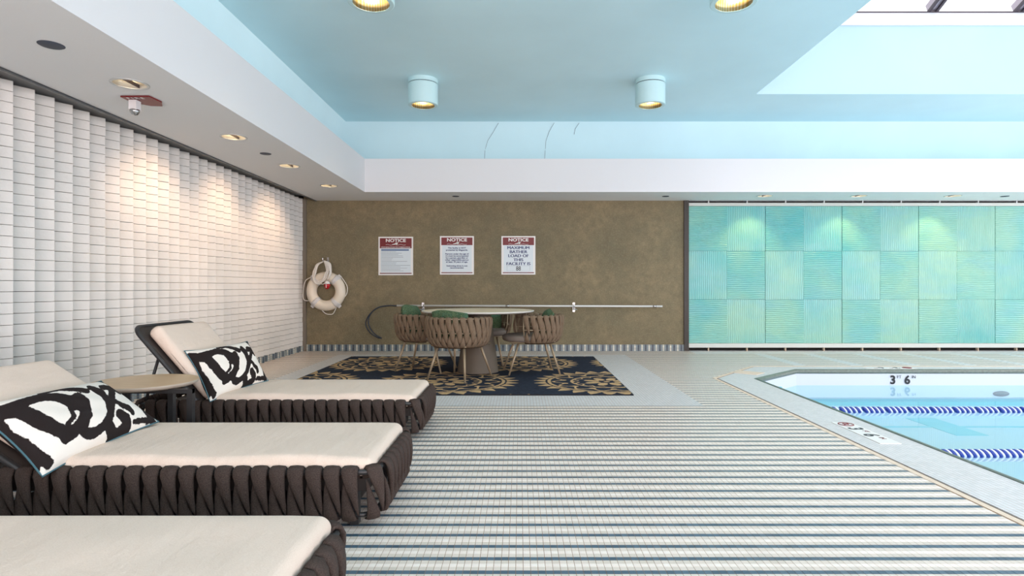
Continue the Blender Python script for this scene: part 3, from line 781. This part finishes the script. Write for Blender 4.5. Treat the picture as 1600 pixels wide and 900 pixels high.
for k, xx in enumerate((660, 897)):
    a = (xx-VX)*yp/F; br = MB()
    br.box(a-.02, a+.02, YF-.012, YF, zz0-.11, zz0+.05); br.tube(catm([(a, YF-.01, zz0-.03), (a, yp-.01, zz0-.045), (a, yp-.035, zz0-.02), (a, yp-.035, zz0+.03)]), .009, 8)
    br.tube([(a-.035, yp-.03, zz0-.065), (a+.045, yp-.03, zz0-.065)], .010, 8)
    o = br.build('pole_bracket', 'steel'); tag(o, ['steel bracket holding the rescue pole behind the left table edge', 'steel bracket holding the rescue pole right of the table'][k], 'bracket', 'brackets of the rescue pole')

# ================================================================ LANE ROPES
def fin_mesh(name, mat, th):
    m_ = MB().lathe([(0, -th/2), (.031, -th/2), (.035, -th/4), (.035, th/4), (.031, th/2), (0, th/2)], 14)
    o_ = m_.build(name, mat, None, True); me_ = o_.data; bpy.data.objects.remove(o_)
    me_.transform(Matrix.Rotation(PI/2, 4, 'Y'))
    sh = Matrix.Identity(4); sh[0][2] = -.62; me_.transform(sh)   # slanted fins
    return me_
fb = fin_mesh('blue_fin', 'float_blue', .026); fw = fin_mesh('white_fin', 'float_white', .020)
for k, (Yl, pit, grp, lab) in enumerate([(6.25, .054, 4, 'blue and white lane rope floating farther out, near the far pool wall'), (4.62, .050, 99, 'blue and white lane rope floating nearer the camera')]):
    L_ = empty('lane_rope', (2.86, Yl, -.195), label=lab, cat='lane rope', group='lane ropes floating on the pool')
    MB().tube([(0, 0, 0), (6.5, 0, 0)], .008, 6).build('cable', 'float_blue', L_)
    x = .05; q = 0
    while x < (4.3 if k == 0 else 3.6):
        link('float_fin', fb, L_, (x, 0, 0)); link('float_fin', fw, L_, (x+pit*.45, 0, 0))
        q += 1; x += pit
        if q % grp == 0: x += .022
    L_['kind'] = 'thing'

# ================================================================ LOUNGERS
def strap_mesh(name, mat, st, na=8):
    """st: stations (uL, uR, w, z, half thickness); path lies in the w-z plane, strap width along u"""
    V = []; N = len(st)
    for i, (uL, uR, w_, z_, th) in enumerate(st):
        a = st[max(i-1, 0)]; b_ = st[min(i+1, N-1)]
        t_ = Vector((b_[2]-a[2], b_[3]-a[3])); t_ = t_.normalized() if t_.length else Vector((0, -1))
        nrm = Vector((-t_.y, t_.x)); c_ = (uL+uR)/2; hw = (uR-uL)/2
        for k in range(na):
            an = 2*PI*k/na; cc, ss = math.cos(an), math.sin(an)
            cc = math.copysign(abs(cc)**.7, cc); ss = math.copysign(abs(ss)**.8, ss)
            V.append((c_+hw*cc, w_+nrm.x*ss*th, z_+nrm.y*ss*th))
    Fs = [(i*na+k, i*na+(k+1) % na, (i+1)*na+(k+1) % na, (i+1)*na+k) for i in range(N-1) for k in range(na)]
    Fs += [tuple(range(na-1, -1, -1)), tuple((N-1)*na+k for k in range(na))]
    o_ = mk(name, V, Fs, mat, None, True); me_ = o_.data; bpy.data.objects.remove(o_); return me_
# local: u along rail, w = outward (mapped to -y), z up
P_ = .081; a = P_
lf = strap_mesh('strap', 'strap_dark', [(0, a*.90, .030, .225, .006), (0, a*.92, .024, .262, .008), (0, a*.93, .004, .284, .009), (.000, a*.94, -.018, .277, .010), (a*.06, a*.95, -.030, .252, .012), (a*.24, a*.97, -.034, .215, .013),
      (a*.45, a*.99, -.034, .175, .013), (a*.66, a*1.01, -.031, .135, .011), (a*.82, a*1.02, -.026, .102, .008), (a*.92, a*1.02, -.016, .075, .004)])
lb = strap_mesh('strap', 'strap_dark', [(a*.05, a*.14, -.000, .225, .003), (a*.03, a*.28, -.012, .19, .008), (a*.02, a*.44, -.018, .155, .011), (a*.02, a*.62, -.022, .115, .012), (a*.03, a*.80, -.022, .08, .012), (a*.03, a*.86, -.014, .055, .010), (a*.03, a*.86, .012, .048, .007)])
LEN = 2.02; HW = .385
def lounger(name_label, fx, y0, rz, ang, first=None):
    cy = y0+HW
    L = empty('sun_lounger', (fx, cy, 0), rz, label=name_label, cat='sun lounger', group='sun loungers beside the brick wall')
    RC = .07
    def rrect(hw, x0, x1, r, z):
        pts = []
        for (cx_, cy_, a0) in ((x1-r, hw-r, 0), (x0+r, hw-r, 90), (x0+r, -hw+r, 180), (x1-r, -hw+r, 270)):
            for q in range(6): an = math.radians(a0+18*q); pts.append((cx_+r*math.cos(an), cy_+r*math.sin(an), z))
        return pts
    fr = MB(); fr.tube(rrect(HW-.004, -LEN, -.004, RC, .262), .013, 8, True); fr.tube(rrect(HW-.02, -LEN+.02, -.02, RC, .063), .011, 8, True)
    fr.build('frame', 'dark_metal', L, True)
    box('deck_board', (-LEN+.05, -.05, -HW+.04, HW-.04, .165, .222), 'shell_dark', L)
    box('plinth', (-LEN+.22, -.18, -HW+.14, HW-.14, 0, .07), 'shell_dark', L)
    for (xx, yy) in ((-.12, -.3), (-.12, .3), (-LEN+.12, -.3), (-LEN+.12, .3)):
        box('foot', (xx-.02, xx+.02, yy-.02, yy+.02, 0, .17), 'dark_metal', L)
    n = int((LEN-.16)/P_)
    st0 = -.075
    for k in range(n+1):          # near and far sides
        u = st0-P_*(k+1)
        for me_, nm in ((lf, 'strap'), (lb, 'strap')):
            link(nm, me_, L, (u, -HW, 0)); link(nm, me_, L, (u+P_, HW, 0), (0, 0, PI))
    m = int((2*HW-.14)/P_); s0 = -(m*P_)/2
    for k in range(m):
        for me_ in (lf, lb):
            link('strap', me_, L, (0, s0+P_*k, 0), (0, 0, PI/2)); link('strap', me_, L, (-LEN, s0+P_*(k+1), 0), (0, 0, -PI/2))
    for me_ in (lf, lb):          # corners
        link('strap', me_, L, (-.055, -HW+.005, 0), (0, 0, math.radians(38))); link('strap', me_, L, (-.005, HW-.055, 0), (0, 0, math.radians(128)))
        link('strap', me_, L, (-LEN+.005, -HW+.055, 0), (0, 0, math.radians(-52)))
    hx = -1.52
    def pad(q):
        s = Vector(q); s.z += .006*math.sin(s.x*9+s.y*5)*(.5+.5*math.sin(s.y*13)) if q.z > 0 else 0
        d = max(abs(q.x)/.70, abs(q.y)/.36)
        if q.z > 0: s.z += .010*(1-d*d)
        return s
    if first is None:
        me1 = rbox_mesh('seat_cushion', 1.52, .735, .095, .045, 16, fn=pad); me2 = rbox_mesh('back_cushion', .66, .70, .095, .045, 10, fn=pad)
    else:
        me1 = [c_ for c_ in first.children if c_.name.startswith('seat_cushion')][0].data; me2 = [c_ for g_ in first.children if g_.name.startswith('backrest') for c_ in g_.children if c_.name.startswith('back_cushion')][0].data
    link('seat_cushion', me1, L, (-.022-.76, 0, .276))
    sh = rbox_mesh('backrest', .76, .78, .035, .06, 6, 'shell_dark')
    dx = Vector((-math.cos(ang), 0, math.sin(ang))); nn = Vector((math.sin(ang), 0, math.cos(ang)))
    hp = Vector((hx, 0, .215))
    bk = link('backrest', sh, L, hp+dx*.40, (0, ang, 0))
    link('back_cushion', me2, bk, (.02, 0, .068))
    rim = MB(); rim.tube(rrect(.385, -.385, .37, .08, 0), .016, 8, True); rim.build('backrest_frame', 'dark_metal', bk, True)
    top = hp+dx*.55-nn*.03
    for sy in (-.28, .28): MB().tube([(top.x, sy, top.z), (top.x-.12, sy, .21)], .011, 8).build('prop', 'dark_metal', L, True)
    return L
LA = lounger('far lounger, its backrest most upright, behind the small round wooden table', -.735, 4.262, 0, math.radians(49))
LB = lounger('middle lounger of three, its low backrest cut by the left edge, near the wooden table', -.645, 2.685, 0, math.radians(33), LA)
LC = lounger('nearest lounger, only its pale foot end showing at the bottom left', -.615, 1.30, 0, math.radians(33), LA)

# brush print, defined on the zoomed crop then carried to cushion coordinates
STR = [([(-130, 440), (-20, 425), (60, 405), (130, 385), (220, 390), (300, 420), (335, 450)], 34), ([(345, 410), (385, 450), (400, 510), (385, 560), (340, 600), (310, 615)], 38),
       ([(-150, 420), (-40, 440), (30, 450), (90, 490), (150, 530), (220, 570), (300, 605)], 36), ([(110, 375), (200, 380), (300, 440)], 24),
       ([(140, 340), (240, 325), (320, 340), (410, 362)], 17), ([(440, 330), (510, 370), (550, 430), (555, 500), (530, 560), (480, 600), (430, 605), (390, 590)], 32),
       ([(530, 320), (600, 310), (650, 330)], 30), ([(600, 320), (570, 400), (560, 470), (545, 540)], 30), ([(560, 230), (620, 270), (700, 310), (770, 370), (830, 430), (880, 455)], 26),
       ([(580, 410), (640, 440), (690, 450), (715, 470)], 20), ([(620, 490), (670, 510), (700, 545), (650, 570)], 34), ([(560, 560), (610, 590), (680, 575)], 34),
       ([(735, 515), (800, 490), (860, 470), (905, 470)], 16), ([(-60, 480), (10, 560), (90, 615), (150, 660), (210, 700), (260, 730)], 20), ([(180, 700), (200, 745)], 22), ([(310, 470), (330, 520), (300, 560)], 14)]
def seg_d(px, py, ax, ay, bx_, by_):
    dx, dy = bx_-ax, by_-ay; t_ = np.clip(((px-ax)*dx+(py-ay)*dy)/(dx*dx+dy*dy), 0, 1)
    return np.hypot(px-ax-t_*dx, py-ay-t_*dy)
def pillow(label, BL, BR, TR, TL, th=.18):
    C4 = [Vector(p) for p in (BL, BR, TR, TL)]; c_ = sum(C4, Vector())/4
    ex = ((C4[1]-C4[0])+(C4[2]-C4[3])).normalized(); ey = (C4[3]-C4[0])+(C4[2]-C4[1]); ey = (ey-ex*ey.dot(ex)).normalized(); ez = ex.cross(ey)
    mt = Matrix((( ex.x, ey.x, ez.x, c_.x), (ex.y, ey.y, ez.y, c_.y), (ex.z, ey.z, ez.z, c_.z), (0, 0, 0, 1))); im = mt.inverted()
    Lc = [im @ p for p in C4]
    def at_uv(u, v, h):
        U, Vv = 2*u-1, 2*v-1
        u2 = u-math.copysign(.035*(1-Vv*Vv), U)*abs(U)**3; v2 = v-math.copysign(.045*(1-U*U), Vv)*abs(Vv)**3
        return (Lc[0]*(1-u2)+Lc[1]*u2)*(1-v2)+(Lc[3]*(1-u2)+Lc[2]*u2)*v2+Vector((0, 0, h))
    n, m = 70, 46; V = []; ink = []; Fs = []
    for side in (1, -1):
        for j in range(m+1):
            for i in range(n+1):
                u, v = i/n, j/m; U, Vv = 2*u-1, 2*v-1
                prof = max(0, (1-abs(U)**2.6)*(1-abs(Vv)**2.6))**.55
                wr = .004*math.sin(9*U+4*Vv)*math.sin(6*Vv+1)*prof
                V.append(at_uv(u, v, side*(th/2*prof)+wr))
                zx = (244*(1-u)+930*u)*(1-v)+(-195*(1-u)+581*u)*v; zy = (769*(1-u)+457*u)*(1-v)+(364*(1-u)+225*u)*v
                ink.append((zx, zy))
    for s_ in (0, 1):
        o0 = s_*(n+1)*(m+1)
        for j in range(m):
            for i in range(n):
                q = (o0+j*(n+1)+i, o0+j*(n+1)+i+1, o0+(j+1)*(n+1)+i+1, o0+(j+1)*(n+1)+i)
                Fs.append(q if s_ == 0 else q[::-1])
    me_ = bpy.data.meshes.new('cover'); me_.from_pydata(V, [], Fs); me_.shade_smooth(); me_.materials.append(M['ink'])
    A = np.array(ink); d = np.full(len(A), 9.)
    for pts, wd in STR:
        for p, q in zip(pts[:-1], pts[1:]): d = np.minimum(d, (seg_d(A[:, 0], A[:, 1], *p, *q)-wd*(1.0 if p[0] < 430 else .84))/600)
    at_ = me_.attributes.new('ink', 'FLOAT', 'POINT'); at_.data.foreach_set('value', d.astype(np.float32))
    root = empty('throw_pillow', (0, 0, 0), label=label, cat='pillow', group='brush print pillows on the loungers')
    root.matrix_world = mt
    link('cover', me_, root)
    edge = []
    for (a0, b0, a1, b1) in ((-1, -1, 1, -1), (1, -1, 1, 1), (1, 1, -1, 1), (-1, 1, -1, -1)):
        for k in range(12):
            U, Vv = a0+(a1-a0)*k/12, b0+(b1-b0)*k/12
            edge.append(at_uv((U+1)/2, (Vv+1)/2, 0))
    MB().tube(edge, .0045, 6, True).build('piping', 'piping', root, True)
pillow('brush print pillow lying on the middle lounger, overhanging its near edge', (-2.07, 2.58, .276), (-2.02, 3.33, .345), (-2.37, 3.37, .565), (-2.415, 2.60, .571))
pillow('brush print pillow propped on the far lounger, beside the wooden table', (-2.196, 4.22, .283), (-2.05, 4.85, .335), (-2.265, 4.95, .645), (-2.45, 4.35, .63))

# side table
stb = empty('side_table', (-2.43, 3.86, 0), label='small round wooden side table with dark square legs between two loungers', cat='side table')
o = MB().lathe([(0, .462), (.285, .462), (.305, .472), (.31, .484), (.307, .49), (0, .49)], 56).build('table_top', 'wood', stb); autosmooth(o)
o = MB().lathe([(.286, .460), (.306, .470), (.3125, .482), (.3125, .487), (.309, .4895), (.300, .487), (.28, .462)], 56, closed=True).build('edge_band', 'wood_edge', stb, True)
for (a_, b__) in ((.375, -.14), (.185, -.02), (-.2, .12), (-.22, -.14)):
    box('leg', (a_-.017, a_+.017, b__-.018, b__+.018, 0, .462), 'dark_metal', stb)
MB().box(-.24, .392, -.155, -.125, .435, .462).build('cross_bar', 'dark_metal', stb)
MB().box(-.22, .20, -.035, .0, .435, .4625).build('cross_bar', 'dark_metal', stb)

# ================================================================ RUG
rx0, rx1, ry0, ry1 = -2.62, 1.147, 6.02, 9.30
nx, ny = 330, 290
gx = np.linspace(rx0, rx1, nx); gy = np.linspace(ry0, ry1, ny); GX, GY = np.meshgrid(gx, gy)
d = np.full(GX.shape, .06)
for (mx_, my_) in [(-2.70, 6.82), (-.85, 6.82), (1.0, 6.82), (-1.86, 8.47), (-.01, 8.47), (1.84, 8.47), (-.93, 10.1), (.92, 10.1), (-2.7, 10.1), (-1.86, 5.2), (0, 5.2)]:
    X_, Y_ = GX-mx_, GY-my_; R_ = np.hypot(X_, Y_); T_ = np.arctan2(Y_, X_)
    def per(nn, ph=0): return np.abs(((T_*nn/(2*PI)+ph) % 1)-.5)*2   # 1 at cell edge, 0 centre
    def orr(f): 
        global d
        d = np.minimum(d, f)
    orr(np.maximum(np.abs(R_-.665)-.018, 0-.02))                        # ring
    tooth = (R_-.70)-.15*(1-per(28))**1.1; orr(np.maximum(tooth, .705-R_))   # outer teeth
    orr(np.maximum((per(28)-.62)*.09, np.abs(R_-.735)-.028)*1.0)
    orr(np.maximum(np.abs(R_-.565-.05*np.cos(14*T_))-.016, -.02))      # scroll band
    orr(np.hypot(R_-.50, per(14)*.11)-.035)
    orr(np.maximum(np.abs(R_-.405)-.013, -.02))                         # inner ring
    orr(np.maximum(np.abs(R_-.36-.03*np.cos(16*T_+1))-.012, -.02))
    pet = np.hypot((R_-.185)*.62, per(8)*R_*.42)-.058; orr(pet)         # petals
    orr(R_-.035)
orr2 = np.minimum
lf_ = np.sin(GX*9+2*np.sin(GY*5))*np.sin(GY*8+2*np.cos(GX*6)); d = np.minimum(d, .05-.05*lf_+.02)
V = [(float(x), float(y), .012) for x, y in zip(GX.ravel(), GY.ravel())]
Fs = [(j*nx+i, j*nx+i+1, (j+1)*nx+i+1, (j+1)*nx+i) for j in range(ny-1) for i in range(nx-1)]
me = bpy.data.meshes.new('pile'); me.from_pydata(V, [], Fs); me.materials.append(M['rug'])
at_ = me.attributes.new('ink', 'FLOAT', 'POINT'); at_.data.foreach_set('value', d.ravel().astype(np.float32))
rug = empty('area_rug', (0, 0, 0), label='navy and gold medallion rug under the dining table', cat='rug')
link('pile', me, rug); box('backing', (rx0-.006, rx1+.006, ry0-.006, ry1+.006, 0, .0112), 'rug_edge', rug)

# ================================================================ DINING SET
ZG = .0155
dt = empty('dining_table', (-.533, 7.62, ZG), label='large round dining table with a pale top on a tapered taupe base', cat='table')
o = MB().lathe([(0, .757), (.62, .755), (.70, .765), (.716, .776), (.712, .783), (0, .783)], 72).build('table_top', 'table_top', dt); autosmooth(o, 50)
o = MB().lathe([(.63, .7535), (.702, .763), (.7185, .775), (.7175, .7815), (.713, .7845), (.70, .783), (.63, .757)], 72, closed=True).build('table_rim', 'table_rim', dt, True)
o = MB().lathe([(0, 0), (.262, 0), (.266, .006), (.262, .016), (.16, .756), (0, .756)], 48).build('base', 'base_taupe', dt); autosmooth(o)
q = .079; RT, RB = .372, .335
def rr_(z): return RB+(RT-RB)*min(1, max(0, (z-.40)/.30))**.7 - (.03*max(0, (.47-z)/.07) if z < .47 else 0)
# local strap frame: u tangential, w radial offset (negative = outward), z
cA = strap_mesh('strap', 'strap_tan', [(0, q*.80, .026, .69, .006), (0, q*.82, .020, .732, .008), (0, q*.84, .000, .752, .009), (.001, q*.85, -.014, .742, .010), (.003, q*.88, -.020, .715, .011), (.010, q*.93, -.020, .675, .012), (.022, q*.97, -.018, .63, .012), (.036, q*.98, -.012, .585, .010), (.052, q*.98, -.002, .545, .006), (.060, q*.98, .006, .52, .003)])
cB = strap_mesh('strap', 'strap_tan', [(q*.95, q*1.1, .004, .70, .004), (q*.78, q*1.22, -.006, .66, .008), (q*.66, q*1.34, -.013, .61, .011), (q*.60, q*1.40, -.015, .565, .012), (q*.64, q*1.36, -.012, .52, .011), (q*.78, q*1.24, -.004, .475, .008), (q*.95, q*1.12, .008, .44, .004)])
cC = strap_mesh('strap', 'strap_tan', [(q*.46, q*.58, .004, .545, .003), (q*.36, q*.66, -.006, .515, .008), (q*.22, q*.76, -.010, .48, .011), (q*.10, q*.88, -.010, .445, .012), (q*.03, q*.95, -.004, .415, .011), (q*.02, q*.95, .012, .395, .008)])
for me_ in (cA, cB, cC):      # follow the slightly flared barrel
    for v_ in me_.vertices: v_.co.y += RT-rr_(v_.co.z)
def seat_pts(sc=1.0, n=40):
    out = []
    for k in range(n):
        a_ = 2*PI*k/n; c_, s_ = math.cos(a_), math.sin(a_)
        x = .345*math.copysign(abs(c_)**.8, c_)+.04; y = .325*math.copysign(abs(s_)**.8, s_)
        out.append((x*sc if x > 0 else x*.85*sc, y*sc*(1 if x < 0 else .97)))
    return out
sV = []; SP = [(.90, .415), (.98, .425), (1.0, .45), (.995, .475), (.95, .492), (.85, .50), (.5, .503)]
n = 40
for (s_, z_) in SP: sV += [(x, y, z_) for x, y in seat_pts(s_, n)]
sF = [(i*n+k, i*n+(k+1) % n, (i+1)*n+(k+1) % n, (i+1)*n+k) for i in range(len(SP)-1) for k in range(n)]+[tuple(range(n-1, -1, -1)), tuple((len(SP)-1)*n+k for k in range(n))]
def chair(loc, deg, label):
    c_ = empty('dining_chair', (loc[0], loc[1], ZG), math.radians(deg), label=label, cat='chair', group='woven barrel chairs around the round table'); c_.scale = (1, 1, .972)
    if not hasattr(chair, 'seat'): o_ = mk('seat', sV, sF, 'seat_taupe', c_, True); autosmooth(o_, 60); chair.seat = o_.data
    else: link('seat', chair.seat, c_)
    arc = math.radians(118); N = 19
    if not hasattr(chair, 'frame'):
        f_ = MB()
        for (r_, z_) in ((RT, .738), (rr_(.57), .572), (rr_(.415), .415)):
            f_.tube([(-r_*math.cos(t_), r_*math.sin(t_), z_) for t_ in [arc*(i/20-1)*1.0 for i in range(41)]], .008, 8)
        for sg in (-1, 1):
            f_.tube([(-RT*math.cos(arc), sg*RT*math.sin(arc), .738), (-rr_(.57)*math.cos(arc), sg*rr_(.57)*math.sin(arc), .57), (-rr_(.415)*math.cos(arc), sg*rr_(.415)*math.sin(arc), .415)], .008, 8)
        f_.tube([(.30, -.26, .412), (-.24, -.22, .412), (-.24, .22, .412), (.30, .26, .412)], .009, 8, True)
        chair.frame = f_.build('back_frame', 'tan_metal', c_, True).data
    else: link('back_frame', chair.frame, c_)
    tot = 2*arc; stp = tot/N
    for k in range(N):
        t_ = -arc+stp*k+stp*.5                 # angle from the back centre
        for me_ in (cA, cB, cC):
            if me_ is cB and k == N-1: continue
            # outward direction at this angle
            ox, oy = -math.cos(t_), math.sin(t_)
            rot = math.atan2(oy, ox)+PI/2      # strap -y (outward) -> (ox,oy)
            ux_, uy_ = math.cos(rot), math.sin(rot)
            px_, py_ = ox*RT-ux_*q/2, oy*RT-uy_*q/2
            link('strap', me_, c_, (px_, py_, 0), (0, 0, rot))
    legs = [((.20, .17), (.34, .26)), ((.20, -.17), (.34, -.26)), ((-.18, .17), (-.30, .25)), ((-.18, -.17), (-.30, -.25))]
    for k, ((ax, ay), (bx_, by_)) in enumerate(legs):
        key = 'leg%d' % k
        if not hasattr(chair, key):
            setattr(chair, key, MB().tube([(ax, ay, .42), (bx_, by_, 0)], [.0165, .0115], 10).build('leg', 'tan_metal', c_, True).data)
        else: link('leg', getattr(chair, key), c_)
    return c_
CH = [((-.72, 7.05), 66, 'woven taupe barrel chair in front of the table, its back to the camera'), ((-1.24, 7.78), -16, 'woven taupe barrel chair at the side of the table toward the life ring'),
      ((.165, 7.57), 189, 'woven taupe barrel chair seen side-on at the table end toward the pool'), ((-.50, 8.50), 272, 'woven barrel chair behind the table base, mostly hidden and dark')]
for loc, dg_, lab in CH: chair(loc, dg_, lab)
def bolster(loc, deg, W, label, zc=.70, hh=.2, tilt=14):
    n_, m_ = 26, 16; V = []
    rr = random.Random(int(W*1000)+int(deg)); ph = rr.uniform(0, 6)
    for side in (1, -1):
        for j in range(m_+1):
            for i in range(n_+1):
                U, Vv = 2*i/n_-1, 2*j/m_-1
                p = max(0, (1-abs(U)**4)*(1-abs(Vv)**2.6))**.5
                sag = .010*math.cos(U*2.6+ph)
                V.append((U*W/2*(1-.05*Vv*Vv), Vv*hh*(1-.05*abs(U)**3)+sag*(Vv+1)/2-.012*U*U, side*.068*p+.01*math.sin(5*U+ph)*p))
    Fs_ = []
    for s_ in (0, 1):
        o0 = s_*(n_+1)*(m_+1)
        for j in range(m_):
            for i in range(n_):
                f_ = (o0+j*(n_+1)+i, o0+j*(n_+1)+i+1, o0+(j+1)*(n_+1)+i+1, o0+(j+1)*(n_+1)+i); Fs_.append(f_ if s_ == 0 else f_[::-1])
    me_ = bpy.data.meshes.new('chair_pillow'); me_.from_pydata(V, [], Fs_); me_.shade_smooth(); me_.materials.append(M['velvet'])
    o_ = link('chair_pillow', me_); t_ = math.radians(deg)
    # pillow local x across, y up, z forward ; chair faces deg
    f_ = Vector((math.cos(t_), math.sin(t_), 0)); r_ = Vector((math.sin(t_), -math.cos(t_), 0)); up = (Vector((0, 0, 1))*math.cos(math.radians(tilt))-f_*math.sin(math.radians(tilt))).normalized()
    x_ = -r_; z_ = x_.cross(up); c_ = Vector((loc[0], loc[1], ZG+zc))-f_*.175
    o_.matrix_world = Matrix(((x_.x, up.x, z_.x, c_.x), (x_.y, up.y, z_.y, c_.y), (x_.z, up.z, z_.z, c_.z), (0, 0, 0, 1)))
    tag(o_, label, 'pillow', 'green velvet pillows in the barrel chairs')
bolster(CH[0][0], 66, .50, 'green velvet pillow in the front chair, wide roll above its woven back', .615)
bolster(CH[1][0], -16, .46, 'green velvet pillow in the chair toward the life ring', .655)
bolster(CH[2][0], 189, .44, 'green velvet pillow in the side-on chair toward the pool', .60)
bolster(CH[3][0], 272, .48, 'dark green pillow in the shaded chair behind the table base', .56, hh=.15)
